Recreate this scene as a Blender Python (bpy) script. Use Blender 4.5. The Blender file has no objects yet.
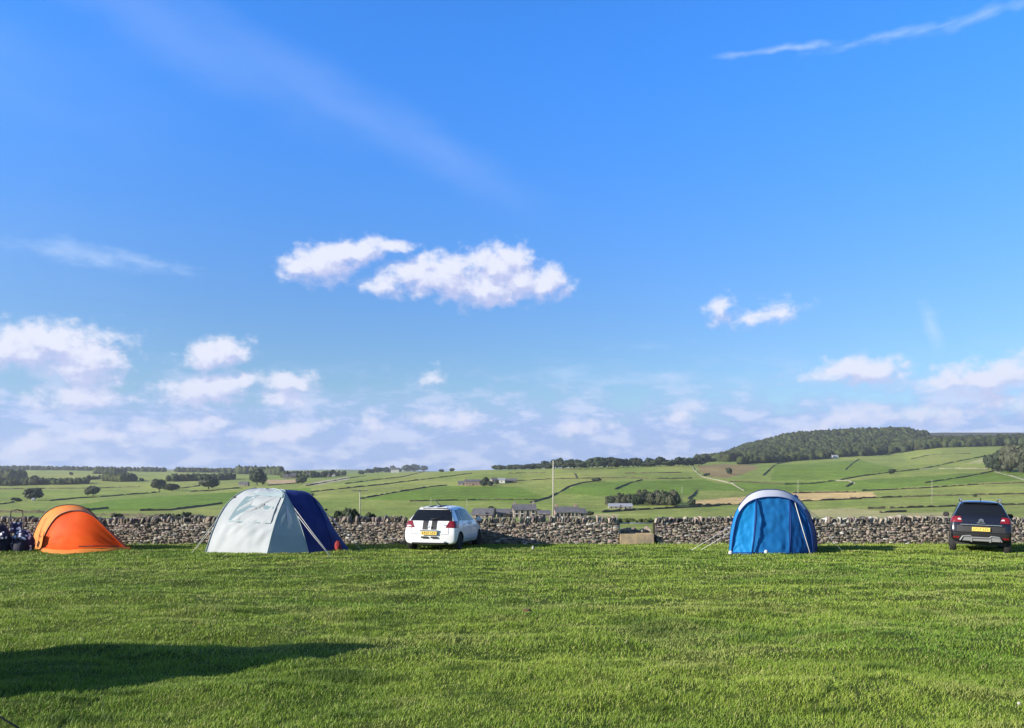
import bpy, bmesh, math, random
import numpy as np
from mathutils import Vector, Matrix
from mathutils.bvhtree import BVHTree

R = math.radians
random.seed(7)
rng = np.random.default_rng(11)
scene = bpy.context.scene
col = scene.collection

# ------------------------------------------------------------------ camera frame
F = 770.0          # focal length in photo pixels
CX, HY = 512.0, 470.0
EYE = 1.65
SLOPE = 0.04       # the camping field falls gently away from the camera
def W(px, py, Y):
    return Vector(((px - CX) / F * Y, Y, EYE - (py - HY) / F * Y))
def gx(px, Y):     # point on the camping field
    return Vector(((px - CX) / F * Y, Y, -SLOPE * Y))

# ------------------------------------------------------------------ noise
def _hash(ix, iy, seed):
    n = (ix.astype(np.int64) * 374761393 + iy.astype(np.int64) * 668265263 + seed * 1274126177) & 0x7fffffff
    n = ((n ^ (n >> 13)) * 1274126177) & 0x7fffffff
    n = n ^ (n >> 16)
    return (n & 0xffff) / 65535.0
def vnoise(x, y, seed=0):
    x = np.asarray(x, float); y = np.asarray(y, float)
    ix = np.floor(x); iy = np.floor(y); fx = x - ix; fy = y - iy
    fx = fx * fx * (3 - 2 * fx); fy = fy * fy * (3 - 2 * fy)
    a = _hash(ix, iy, seed); b = _hash(ix + 1, iy, seed); c = _hash(ix, iy + 1, seed); d = _hash(ix + 1, iy + 1, seed)
    return (a * (1 - fx) + b * fx) * (1 - fy) + (c * (1 - fx) + d * fx) * fy
def fbm(x, y, oct=4, seed=0):
    s = 0; a = .5; t = 0
    for i in range(oct):
        s = s + a * vnoise(x * 2 ** i, y * 2 ** i, seed + i * 17); t += a; a *= .5
    return s / t

# ------------------------------------------------------------------ materials
def mat(name, base=(.5, .5, .5), rough=.7, metal=0.0, spec=.5, noise=None, bump=None, transl=0.0, coat=0.0, trans=0.0, coord='Object'):
    m = bpy.data.materials.new(name); m.use_nodes = True
    nt = m.node_tree; N = nt.nodes; L = nt.links
    b = N['Principled BSDF']
    b.inputs['Base Color'].default_value = (*base, 1); b.inputs['Roughness'].default_value = rough
    b.inputs['Metallic'].default_value = metal; b.inputs['Specular IOR Level'].default_value = spec
    b.inputs['Coat Weight'].default_value = coat; b.inputs['Transmission Weight'].default_value = trans
    tc = N.new('ShaderNodeTexCoord')
    colout = None
    if noise:   # (scale, colour2, contrast_lo, contrast_hi)
        nz = N.new('ShaderNodeTexNoise'); nz.inputs['Scale'].default_value = noise[0]; nz.inputs['Detail'].default_value = 5
        rp = N.new('ShaderNodeValToRGB'); rp.color_ramp.elements[0].position = noise[2]; rp.color_ramp.elements[1].position = noise[3]
        rp.color_ramp.elements[0].color = (*base, 1); rp.color_ramp.elements[1].color = (*noise[1], 1)
        L.new(tc.outputs[coord], nz.inputs['Vector']); L.new(nz.outputs[0], rp.inputs[0]); L.new(rp.outputs[0], b.inputs['Base Color'])
        colout = rp.outputs[0]
    if bump:    # (scale, strength, distance)
        nb = N.new('ShaderNodeTexNoise'); nb.inputs['Scale'].default_value = bump[0]; nb.inputs['Detail'].default_value = 6
        bp = N.new('ShaderNodeBump'); bp.inputs['Strength'].default_value = bump[1]; bp.inputs['Distance'].default_value = bump[2]
        L.new(tc.outputs[coord], nb.inputs['Vector']); L.new(nb.outputs[0], bp.inputs['Height']); L.new(bp.outputs[0], b.inputs['Normal'])
    if transl > 0:
        t = N.new('ShaderNodeBsdfTranslucent'); t.inputs[0].default_value = (*base, 1)
        if colout: L.new(colout, t.inputs[0])
        mx = N.new('ShaderNodeMixShader'); mx.inputs[0].default_value = transl
        L.new(b.outputs[0], mx.inputs[1]); L.new(t.outputs[0], mx.inputs[2])
        L.new(mx.outputs[0], N['Material Output'].inputs[0])
    return m

def attr_mat(name, attr, rough=.8, transl=0.0, scale_noise=None, spec=.3):
    """colour from a mesh colour attribute, varied by world-space noise"""
    m = bpy.data.materials.new(name); m.use_nodes = True
    nt = m.node_tree; N = nt.nodes; L = nt.links
    b = N['Principled BSDF']; b.inputs['Roughness'].default_value = rough; b.inputs['Specular IOR Level'].default_value = spec
    a = N.new('ShaderNodeAttribute'); a.attribute_name = attr
    out = a.outputs['Color']
    if scale_noise:
        tc = N.new('ShaderNodeTexCoord')
        for sc_, lo, hi in scale_noise:
            nz = N.new('ShaderNodeTexNoise'); nz.inputs['Scale'].default_value = sc_; nz.inputs['Detail'].default_value = 6
            nz.inputs['Roughness'].default_value = .65
            mr = N.new('ShaderNodeMapRange'); mr.inputs[1].default_value = .3; mr.inputs[2].default_value = .7
            mr.inputs[3].default_value = lo; mr.inputs[4].default_value = hi
            vm = N.new('ShaderNodeVectorMath'); vm.operation = 'SCALE'
            L.new(tc.outputs['Object'], nz.inputs['Vector']); L.new(nz.outputs[0], mr.inputs[0])
            L.new(out, vm.inputs[0]); L.new(mr.outputs[0], vm.inputs['Scale']); out = vm.outputs[0]
    L.new(out, b.inputs['Base Color'])
    if transl > 0:
        t = N.new('ShaderNodeBsdfTranslucent'); L.new(out, t.inputs[0])
        mx = N.new('ShaderNodeMixShader'); mx.inputs[0].default_value = transl
        L.new(b.outputs[0], mx.inputs[1]); L.new(t.outputs[0], mx.inputs[2]); L.new(mx.outputs[0], N['Material Output'].inputs[0])
    return m

M = {}
M['stone'] = attr_mat('dry_stone', 'tint', .9, 0, [(6, .65, 1.35), (45, .7, 1.3)])
M['fieldwall'] = mat('far_wall_stone', (.045, .040, .024), .95, noise=(.35, (.12, .10, .06), .35, .7))
M['palewall'] = mat('pale_wall_stone', (.20, .19, .14), .95, noise=(.35, (.32, .30, .22), .35, .7))
M['bark'] = mat('bark', (.09, .07, .05), .95, noise=(3, (.15, .12, .09), .3, .7), bump=(12, .5, .05))
M['leaf'] = mat('leaf_green', (.040, .070, .022), .7, noise=(.25, (.075, .115, .035), .35, .65), transl=.2)
M['leafdark'] = mat('leaf_dark', (.020, .034, .011), .7, noise=(.3, (.045, .066, .02), .35, .65), transl=.15)
M['leafgrey'] = mat('leaf_olive', (.060, .070, .035), .7, noise=(.3, (.105, .11, .055), .35, .65), transl=.2)
M['wood_mass'] = mat('woodland_leaves', (.034, .058, .028), .85, noise=(.035, (.085, .115, .05), .35, .65), bump=(.5, .8, 1.5))
M['white_paint'] = mat('white_car_paint', (.82, .83, .84), .25, coat=.6)
M['navy_paint'] = mat('navy_car_paint', (.008, .009, .016), .22, coat=.7)
M['glass'] = mat('tinted_window_glass', (.010, .012, .016), .10, spec=.45)
M['black'] = mat('black_plastic', (.018, .018, .02), .55)
M['rubber'] = mat('tyre_rubber', (.02, .02, .02), .85)
M['rim'] = mat('wheel_alloy', (.45, .46, .48), .35, metal=.8)
M['chrome'] = mat('bright_trim', (.65, .66, .68), .25, metal=.9)
M['silver'] = mat('silver_skid_plastic', (.22, .225, .23), .5, metal=.2)
M['red_light'] = mat('red_lamp_lens', (.20, .008, .012), .25, coat=.6)
M['clear_light'] = mat('clear_lamp_lens', (.75, .70, .70), .15, coat=.5)
M['plate'] = mat('yellow_number_plate', (.78, .56, .12), .5)
M['dark_line'] = mat('panel_gap', (.10, .11, .13), .7)
M['orange_tex'] = mat('orange_tent_fabric', (.88, .085, .008), .6, noise=(2.5, (.90, .12, .012), .35, .65), transl=.22)
M['orange_pale'] = mat('sunlit_orange_and_hem_fabric', (.90, .25, .035), .6, noise=(2.5, (.92, .31, .05), .35, .65), transl=.22)  # sun on the hoop band put in as lighter orange; also pale hem
M['grey_tex'] = mat('pale_grey_tent_fabric', (.44, .475, .485), .6, noise=(2, (.50, .53, .54), .35, .65), transl=.12)
M['greyside_tex'] = mat('grey_green_tent_fabric', (.36, .46, .47), .6, noise=(2, (.42, .51, .53), .35, .65), transl=.12)
M['window_film'] = mat('clear_tent_window', (.22, .30, .32), .25, spec=.6)
M['navy_tex'] = mat('navy_tent_fabric', (.020, .032, .15), .6, noise=(2, (.03, .045, .19), .35, .65), transl=.12)
M['blue_tex'] = mat('blue_tent_fabric', (.012, .24, .60), .55, noise=(2, (.02, .29, .68), .35, .65), transl=.2)
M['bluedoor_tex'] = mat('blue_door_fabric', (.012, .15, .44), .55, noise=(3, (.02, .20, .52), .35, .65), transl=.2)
M['blueshade_tex'] = mat('shaded_blue_panel_fabric', (.010, .10, .34), .6, transl=.15)  # darker copy of the blue fabric, shade of the right side put in colour
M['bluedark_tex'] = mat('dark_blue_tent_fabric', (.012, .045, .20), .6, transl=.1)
M['white_tex'] = mat('white_tent_fabric', (.60, .61, .66), .6, transl=.1)
M['darkpole'] = mat('dark_pole_sleeve', (.04, .03, .035), .6)
M['rope'] = mat('pale_guy_rope', (.60, .60, .55), .8)
M['darkrope'] = mat('black_guy_rope', (.012, .012, .012), .7)
M['metal'] = mat('galvanised_metal', (.40, .43, .42), .45, metal=.5, noise=(8, (.5, .52, .5), .3, .7))
M['polewood'] = mat('weathered_pole_wood', (.36, .34, .29), .9, noise=(4, (.46, .43, .36), .3, .7))
M['trough'] = mat('sandstone_trough', (.50, .38, .22), .92, noise=(3, (.30, .24, .17), .35, .65), bump=(25, .5, .02))
M['bldwall'] = mat('gritstone_masonry', (.34, .29, .23), .92, noise=(.8, (.24, .21, .18), .35, .65))
M['bldpale'] = mat('pale_render', (.70, .68, .62), .9)
M['bldpink'] = mat('reddish_masonry', (.38, .26, .21), .92, noise=(.8, (.30, .2, .16), .35, .65))
M['slate'] = mat('slate_roof', (.10, .10, .11), .8, noise=(.7, (.15, .145, .15), .35, .65))
M['sheetroof'] = mat('pale_sheet_roof', (.32, .33, .36), .6)
M['bldglass'] = mat('dark_window_pane', (.02, .02, .025), .2)
M['navycloth'] = mat('navy_cloth', (.012, .012, .035), .8, bump=(20, .5, .02))
M['redcloth'] = mat('red_cloth', (.28, .02, .02), .8)
M['soil'] = mat('bare_soil', (.12, .065, .035), .95, noise=(20, (.07, .04, .025), .35, .65))
M['palestone'] = mat('pale_fieldstone', (.40, .38, .33), .9)

for k_ in list(M):
    if k_.endswith('_tex'): M[k_].node_tree.nodes['Principled BSDF'].inputs['Specular IOR Level'].default_value = .15
def check_mat():
    m = mat('navy_white_pattern_cloth', (.02, .02, .06), .8)
    nt = m.node_tree; N = nt.nodes; L = nt.links
    v = N.new('ShaderNodeTexVoronoi'); v.inputs['Scale'].default_value = 9
    tc = N.new('ShaderNodeTexCoord'); rp = N.new('ShaderNodeValToRGB')
    rp.color_ramp.elements[0].position = .34; rp.color_ramp.elements[0].color = (.75, .75, .85, 1)
    rp.color_ramp.elements[1].position = .42; rp.color_ramp.elements[1].color = (.015, .015, .06, 1)
    L.new(tc.outputs['Object'], v.inputs['Vector']); L.new(v.outputs[0], rp.inputs[0]); L.new(rp.outputs[0], N['Principled BSDF'].inputs['Base Color'])
    return m
M['check'] = check_mat()

# ------------------------------------------------------------------ object helpers
def link(name, me, parent=None, loc=None):
    o = bpy.data.objects.new(name, me); col.objects.link(o)
    if parent is not None: o.parent = parent
    if loc is not None: o.location = loc
    return o
def tag(o, label=None, cat=None, group=None, kind=None):
    if label: o['label'] = label
    if cat: o['category'] = cat
    if group: o['group'] = group
    if kind: o['kind'] = kind
    return o
def empty(name, loc, rz, label, cat, group=None):
    o = bpy.data.objects.new(name, None); col.objects.link(o)
    o.location = loc; o.rotation_euler = (0, 0, rz); o.empty_display_size = .2
    return tag(o, label, cat, group)
def mesh_np(name, V, Fc, materials, smooth=False, matidx=None):
    """V: n x 3 array; Fc: list of faces or int array (m x k)"""
    me = bpy.data.meshes.new(name)
    V = np.asarray(V, np.float32)
    if isinstance(Fc, np.ndarray):
        m_, k = Fc.shape
        me.vertices.add(len(V)); me.vertices.foreach_set('co', V.ravel())
        me.loops.add(m_ * k); me.loops.foreach_set('vertex_index', Fc.astype(np.int32).ravel())
        me.polygons.add(m_); me.polygons.foreach_set('loop_start', np.arange(0, m_ * k, k, dtype=np.int32))
        me.update(calc_edges=True)
    else:
        me.from_pydata([tuple(v) for v in V], [], [tuple(f) for f in Fc])
    for m in (materials if isinstance(materials, (list, tuple)) else [materials]): me.materials.append(m)
    if smooth: me.polygons.foreach_set('use_smooth', np.ones(len(me.polygons), bool))
    if matidx is not None: me.polygons.foreach_set('material_index', np.asarray(matidx, np.int32))
    me.update(); me.validate()
    return me
def set_tint(me, colors, name='tint'):
    a = me.color_attributes.new(name, 'FLOAT_COLOR', 'POINT')
    c = np.ones((len(me.vertices), 4), np.float32); c[:, :3] = colors
    a.data.foreach_set('color', c.ravel())

class MB:
    """collects primitive shapes for ONE mesh"""
    def __init__(s): s.v = []; s.f = []
    def add(s, v, f):
        n = len(s.v); s.v += [tuple(p) for p in v]; s.f += [tuple(i + n for i in q) for q in f]; return s
    def box(s, c, size, rot=None, taper=1.0):
        a, b, h = size[0] / 2, size[1] / 2, size[2] / 2
        v = [Vector((x * (taper if z > 0 else 1), y * (taper if z > 0 else 1), z)) for z in (-h, h) for x, y in ((-a, -b), (a, -b), (a, b), (-a, b))]
        if rot is not None: v = [rot @ p for p in v]
        c = Vector(c)
        return s.add([p + c for p in v], [(3, 2, 1, 0), (4, 5, 6, 7), (0, 1, 5, 4), (1, 2, 6, 5), (2, 3, 7, 6), (3, 0, 4, 7)])
    def tube(s, pts, r, n=8, r2=None):
        pts = [Vector(p) for p in pts]; rings = []
        for i, p in enumerate(pts):
            d = (pts[min(i + 1, len(pts) - 1)] - pts[max(i - 1, 0)]).normalized()
            u = d.orthogonal().normalized() if i == 0 else (u - d * u.dot(d)).normalized()
            w = d.cross(u)
            rr = r if r2 is None else r + (r2 - r) * i / (len(pts) - 1)
            rings.append([p + (u * math.cos(2 * math.pi * k / n) + w * math.sin(2 * math.pi * k / n)) * rr for k in range(n)])
        v = [q for g in rings for q in g]; f = []
        for i in range(len(rings) - 1):
            for k in range(n):
                f.append((i * n + k, i * n + (k + 1) % n, (i + 1) * n + (k + 1) % n, (i + 1) * n + k))
        f.append(tuple(reversed(range(n)))); f.append(tuple((len(rings) - 1) * n + k for k in range(n)))
        return s.add(v, f)
    def lathe(s, prof, origin, axis, n=24):
        """prof: (r, h) list turned round axis"""
        axis = Vector(axis).normalized(); u = axis.orthogonal().normalized(); w = axis.cross(u); o = Vector(origin)
        v = [o + axis * h + (u * math.cos(2 * math.pi * k / n) + w * math.sin(2 * math.pi * k / n)) * r for r, h in prof for k in range(n)]
        f = [(i * n + k, i * n + (k + 1) % n, (i + 1) * n + (k + 1) % n, (i + 1) * n + k) for i in range(len(prof) - 1) for k in range(n)]
        f.append(tuple(reversed(range(n)))); f.append(tuple((len(prof) - 1) * n + k for k in range(n)))
        return s.add(v, f)
    def build(s, name, m, parent=None, smooth=False, bevel=0):
        me = mesh_np(name, s.v, s.f, m, smooth)
        bm = bmesh.new(); bm.from_mesh(me)
        if bevel: bmesh.ops.bevel(bm, geom=list(bm.edges), offset=bevel, segments=2, affect='EDGES')
        bmesh.ops.recalc_face_normals(bm, faces=bm.faces); bm.to_mesh(me); bm.free()
        return link(name, me, parent)

def interp_curve(pts, n):
    """smooth resampling (Catmull-Rom) of 3-D control points"""
    P = [Vector(p) for p in pts]
    P = [P[0] * 2 - P[1]] + P + [P[-1] * 2 - P[-2]]
    out = []; segs = len(P) - 3
    for i in range(n):
        t = i / (n - 1) * segs; k = min(int(t), segs - 1); t -= k
        a, b, c, d = P[k:k + 4]
        out.append(.5 * ((2 * b) + (c - a) * t + (2 * a - 5 * b + 4 * c - d) * t * t + (3 * b - 3 * c + d - a) * t ** 3))
    return out

# ------------------------------------------------------------------ terrain beyond the field
YS = np.array([30, 60, 120, 200, 300, 420, 600, 850, 1200, 1700, 2400, 3400, 5000], float)
COLS = {
 -900: [543.2, 532, 524, 520.5, 517.5, 513, 505, 495, 485, 477, 471, 468, 467],
 0:    [543.2, 532, 524, 520.5, 517.5, 513, 505, 495, 485, 477, 471, 468, 467],
 150:  [543.2, 532, 524, 520.5, 517.5, 513, 504, 493, 483, 477, 472, 470, 469],
 250:  [543.2, 532, 524, 520.5, 517.5, 512, 503, 492, 482, 476, 473, 472, 471],
 340:  [543.2, 532, 524, 520.5, 517, 511, 501, 488, 479, 476.5, 474, 472, 469.3],
 450:  [543.2, 532, 524, 520.5, 517, 511, 500, 486, 475, 471.2, 471.8, 472, 471.5],
 560:  [543.2, 532, 524, 520.5, 517.2, 511, 499, 482, 468.7, 467.8, 469.5, 471, 471],
 690:  [543.2, 532, 524, 520.5, 517.5, 513, 499, 480, 465.5, 463.6, 465.5, 467, 467],
 720:  [543.2, 532, 524, 520.5, 517.5, 514, 500, 480, 465, 461, 459, 459, 459],
 745:  [543.2, 532, 524, 520.5, 517.5, 514, 501, 481, 465.5, 460, 448, 449, 449],
 790:  [543.2, 532, 524, 520.5, 517.5, 514, 501, 482, 466, 458.5, 436.5, 438, 438],
 860:  [543.2, 532, 524, 520.5, 517.5, 513, 500, 480, 465, 456, 431.5, 434, 434],
 905:  [543.2, 532, 524, 520.5, 517.5, 512, 500, 480, 464, 455, 430.5, 434, 433],
 922:  [543.2, 532, 524, 520.5, 517.2, 512, 499.5, 479.5, 463.5, 452, 435.5, 434, 433],
 940:  [543.2, 532, 524, 520.5, 517, 512, 499, 479, 463, 449, 440, 434, 432.5],
 1024: [543.2, 532, 524, 520.5, 516.5, 511, 497, 476, 458, 447, 439, 433.5, 432.5],
 2000: [543.2, 532, 524, 520.5, 516.5, 511, 497, 476, 458, 447, 439, 433.5, 432.5],
}
_cp = np.array(sorted(COLS)); _cv = np.array([COLS[k] for k in sorted(COLS)])
_LY = np.linspace(math.log(30), math.log(5000), 420)
def _profiles(pxs):
    """py for each column and each log-distance sample, smoothed a little"""
    ctrl = np.stack([np.interp(pxs, _cp, _cv[:, j]) for j in range(len(YS))], 1)
    P = np.stack([np.interp(_LY, np.log(YS), c) for c in ctrl], 0)
    k = 21; ker = np.hanning(k); ker /= ker.sum()
    Pp = np.pad(P, ((0, 0), (k // 2, k // 2)), mode='edge')
    S = np.stack([np.convolve(r, ker, 'valid') for r in Pp], 0)
    w = np.clip((_LY - _LY[0]) / .35, 0, 1); S = P * (1 - w) + S * w
    S += (fbm(pxs[:, None] / 60 + 40, _LY[None] * 5, 3, 5) - .5) * 2.2 * np.clip((_LY - math.log(350)) / .6, 0, 1) * np.clip((math.log(2500) - _LY) / .5, 0.0, 1)
    return S
def terr(px, Y):
    p = _profiles(np.array([float(px)]))[0]
    py = np.interp(math.log(Y), _LY, p)
    return W(px, py, Y)
def hit(px, py):
    p = _profiles(np.array([float(px)]))[0]
    j0 = np.searchsorted(_LY, math.log(200))
    for j in range(j0, len(_LY)):
        if p[j] <= py:
            a, b = p[j - 1], p[j]
            t = 0 if a == b else min(1, max(0, (a - py) / (a - b)))
            Y = math.exp(_LY[j - 1] + t * (_LY[j] - _LY[j - 1])); return W(px, p[j] if a == b else a + (b - a) * t, Y)
    j = j0 + int(np.argmax(p[j0:] <= p[j0:].min() + .45))
    return W(px, p[j], math.exp(_LY[j]))

PATCH = [  # crops that really have another colour
 ([(688, 501), (740, 497), (800, 492.6), (872, 492), (877, 497), (860, 499), (800, 500.5), (735, 504.5), (690, 505.3)], (.62, .44, .18)),
 ([(697, 466), (720, 464), (752, 465), (759, 468), (740, 475), (728, 478), (712, 477), (700, 472)], (.27, .20, .08)),
 ([(964, 464), (986, 457), (992, 461), (985, 463)], (.36, .34, .14)),
 ([(265, 480), (297, 479.5), (297, 483.2), (270, 485)], (.46, .33, .17)),
 ([(300, 485.5), (320, 481), (350, 476.5), (350, 479.3), (318, 485)], (.42, .38, .23)),
 ([(50, 509), (110, 500), (200, 494), (310, 488), (316, 496), (200, 505.5), (150, 510), (90, 512)], (.135, .22, .014)),
 ([(905, 437), (930, 434.5), (955, 435.5), (952, 438), (920, 439)], (.30, .27, .15)),
 ([(860, 430), (905, 431), (960, 429), (1100, 429), (1100, 436.5), (960, 436.0), (905, 437)], (.085, .075, .045)),
 ([(362, 499.5), (390, 494), (430, 487.5), (447, 486), (520, 487), (545, 498), (530, 502), (400, 500.5)], (.145, .225, .016)),
 ([(560, 493), (580, 484), (597, 482), (690, 480), (704, 479), (742, 491), (700, 490), (690, 495), (600, 496)], (.14, .215, .018)),
 ([(690, 484), (860, 480), (1024, 470), (1024, 480), (860, 490), (745, 492)], (.155, .23, .022)),
 ([(775, 465), (860, 460), (900, 470), (845, 479), (770, 481)], (.155, .225, .02)),
 ([(805, 510), (850, 508), (905, 513), (960, 512), (960, 517), (805, 517)], (.42, .38, .15)),
 ([(430, 515), (620, 513.5), (620, 517), (430, 518)], (.36, .32, .13)),
]
def inpoly(px, py, poly):
    ins = np.zeros(px.shape, bool); n = len(poly)
    for i in range(n):
        x1, y1 = poly[i]; x2, y2 = poly[(i + 1) % n]
        if y1 == y2: continue
        c = ((y1 > py) != (y2 > py)) & (px < (x2 - x1) * (py - y1) / (y2 - y1) + x1)
        ins ^= c
    return ins
def build_terrain():
    pxs = np.concatenate([np.arange(-700, -60, 40), np.arange(-60, 1090, 2.5), np.arange(1090, 1760, 40)]).astype(float)
    S = _profiles(pxs)
    Yv = np.exp(_LY)
    X = (pxs[:, None] - CX) / F * Yv[None]; Yg = np.broadcast_to(Yv, X.shape); Z = EYE - (S - HY) / F * Yv[None]
    V = np.stack([X, Yg, Z], -1).reshape(-1, 3)
    nc, nr = X.shape
    i, j = np.meshgrid(np.arange(nc - 1), np.arange(nr - 1), indexing='ij')
    a = (i * nr + j).ravel(); Fc = np.stack([a, a + nr, a + nr + 1, a + 1], 1)
    me = mesh_np('valley_hills', V, Fc, attr_mat('pasture', 'tint', .95, 0, [(.004, .80, 1.25), (.03, .80, 1.2), (.12, .8, 1.2), (.5, .6, 1.4)], spec=.15), True)
    base = np.empty(X.shape + (3,)); n1 = fbm(pxs[:, None] / 45, S / 9, 3, 3)[..., None]
    base[:] = np.array([.160, .235, .028]) * (1 - n1) + np.array([.330, .335, .080]) * n1
    PX = np.broadcast_to(pxs[:, None], S.shape)
    vis = (Yg > 250)
    for poly, c in PATCH: base[inpoly(PX, S, poly) & vis] = c
    far = np.clip((Yg - 2600) / 1500, 0, 1)[..., None]; base = base * (1 - far * .4) + np.array([.10, .11, .07]) * far * .4
    set_tint(me, base.reshape(-1, 3))
    tag(link('valley_hills', me), kind='structure')
build_terrain()

# ------------------------------------------------------------------ camping field
def field_z(x, y):
    w = np.clip((28.6 - y) / 2, 0, 1)
    b = (fbm(x / 1.1, y / .75, 3, 21) - .5) * .20 + (fbm(x / 5, y / 3.2, 2, 9) - .5) * .13
    return -SLOPE * y + b * w
def fz(x, y): return float(field_z(np.array([float(x)]), np.array([float(y)]))[0])
_pr = random.Random(5)
PATCHES_D = [(_pr.uniform(-1, 1) * y_ * .66, y_, _pr.uniform(.10, .34), _pr.uniform(.05, .12)) for y_ in [_pr.uniform(6, 20) for _ in range(90)]] + [(-7.2, 11.6, .55, .2), (-5.6, 10.8, .4, .14), (-.3, 6.6, .35, .16), (-1.7, 7.4, .5, .2), (3.6, 7.5, .3, .15), (5.6, 7.0, .4, .14), (2.0, 13.5, .5, .16), (-3.3, 5.9, .4, .18)]
def lush_and_shade(x, y):
    """thicker tussocks, their shadow dashes put in as darker colour"""
    d = np.zeros_like(x)
    for cx, cy, rx, ry in PATCHES_D:
        d = np.maximum(d, 1 - np.hypot((x - cx) / rx, (y - cy) / ry))
    n = fbm(x / 1.7, y / .8, 3, 33)
    return np.clip(np.maximum(d * 2, (n - .68) * 6), 0, 1)
def build_field():
    xs = np.concatenate([np.arange(-60, -24, 1.5), np.arange(-24, 24, .13), np.arange(24, 60.1, 1.5)])
    ys = np.concatenate([np.arange(-50, 3, 1.5), np.arange(3, 29.9, .1), [30.0]])
    X, Yg = np.meshgrid(xs, ys, indexing='ij'); Z = field_z(X, Yg)
    V = np.stack([X, Yg, Z], -1).reshape(-1, 3); nc, nr = X.shape
    i, j = np.meshgrid(np.arange(nc - 1), np.arange(nr - 1), indexing='ij'); a = (i * nr + j).ravel()
    me = mesh_np('camping_field', V, np.stack([a, a + nr, a + nr + 1, a + 1], 1), attr_mat('field_turf', 'tint', .95, 0, [(1.2, .8, 1.2), (9, .7, 1.3), (60, .6, 1.4)], spec=.1), True)
    n = fbm(X / 3, Yg / 2, 3, 2)[..., None]
    c = np.array([.042, .070, .010]) * (1 - n) + np.array([.095, .120, .020]) * n
    set_tint(me, c.reshape(-1, 3)); tag(link('camping_field', me), kind='structure')
build_field()

def build_grass():
    Vs, Fs, Cs = [], [], []; off = 0
    def band(y0, y1, dens, wid, hgt, margin=4.5, where=None):
        nonlocal off
        half1 = y1 * .67 + margin
        n = int(dens * (y1 - y0) * 2 * half1)
        y = rng.uniform(y0, y1, n); x = rng.uniform(-half1, half1, n)
        keep = np.abs(x) < y * .67 + margin; x = x[keep]; y = y[keep]
        if where is not None: k2 = where(x, y); x = x[k2]; y = y[k2]
        # clumping
        k = rng.random(len(x)) < .12 + 1.25 * vnoise(x * 11, y * 9, 5); x = x[k]; y = y[k]; n = len(x)
        z = field_z(x, y) - .006
        L_ = lush_and_shade(x, y); hn = fbm(x / .5, y / .4, 2, 77)
        h = hgt * (.45 + .9 * hn) * rng.uniform(.45, 1.5, n) * (1 + .45 * L_)
        ang = rng.uniform(0, 2 * math.pi, n); w = wid * rng.uniform(.6, 1.3, n)
        dx, dy = np.cos(ang) * w / 2, np.sin(ang) * w / 2
        la = rng.normal(.4, 1.3, n); lean = rng.uniform(.15, .95, n) * h
        lx, ly = np.cos(la) * lean, np.sin(la) * lean
        b0 = np.stack([x - dx, y - dy, z], 1); b1 = np.stack([x + dx, y + dy, z], 1)
        m0 = np.stack([x - dx * .75 + lx * .35, y - dy * .75 + ly * .35, z + h * .6], 1); m1 = np.stack([x + dx * .75 + lx * .35, y + dy * .75 + ly * .35, z + h * .6], 1)
        t = np.stack([x + lx, y + ly, z + h * .97], 1)
        V = np.stack([b0, b1, m1, m0, t], 1).reshape(-1, 3)
        i = np.arange(n) * 5 + off
        Fs.append(np.concatenate([np.stack([i, i + 1, i + 2], 1), np.stack([i, i + 2, i + 3], 1), np.stack([i + 3, i + 2, i + 4], 1)])); off += n * 5
        big = fbm(x / 2.6, y / 1.6, 3, 12); r = rng.random(n)
        g0 = np.array([.125, .250, .026]); g1 = np.array([.350, .440, .062]); st = np.array([.50, .47, .20]); dk = np.array([.030, .085, .010])
        m_ = np.clip(big * .9 + r * .75 - .32, 0, 1)[:, None]; c = g0 * (1 - m_) + g1 * m_
        s_ = (r > .955 - .03 * big)[:, None]; c = np.where(s_, st, c)
        dry = np.clip((fbm(x / .9, y / .6, 3, 61) - .60) * 5, 0, .32)[:, None]; c = c * (1 - dry) + np.array([.42, .40, .15]) * dry
        c = c * (1 - .72 * L_[:, None]) + dk * .72 * L_[:, None]  # paints the tussocks' shadow dashes into the blade colour
        Vs.append(V); Cs.append(np.repeat(c, 5, 0))
    band(4.2, 8, 8200, .0045, .035)
    band(8, 12, 3600, .0068, .038)
    band(12, 18, 1400, .010, .040)
    band(18, 29.0, 600, .017, .048)
    band(28.2, 29.05, 120, .022, .10)       # ranker growth along the foot of the wall
    V = np.concatenate(Vs); Fc = np.concatenate(Fs); C = np.concatenate(Cs)
    me = mesh_np('grass', V, Fc, attr_mat('grass_blades', 'tint', .55, .28, spec=.3))
    set_tint(me, C); tag(link('grass', me), 'short green pasture grass covering the camping field', 'grass', kind='stuff')
    print('grass blades', len(V) // 5)
build_grass()

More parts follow.
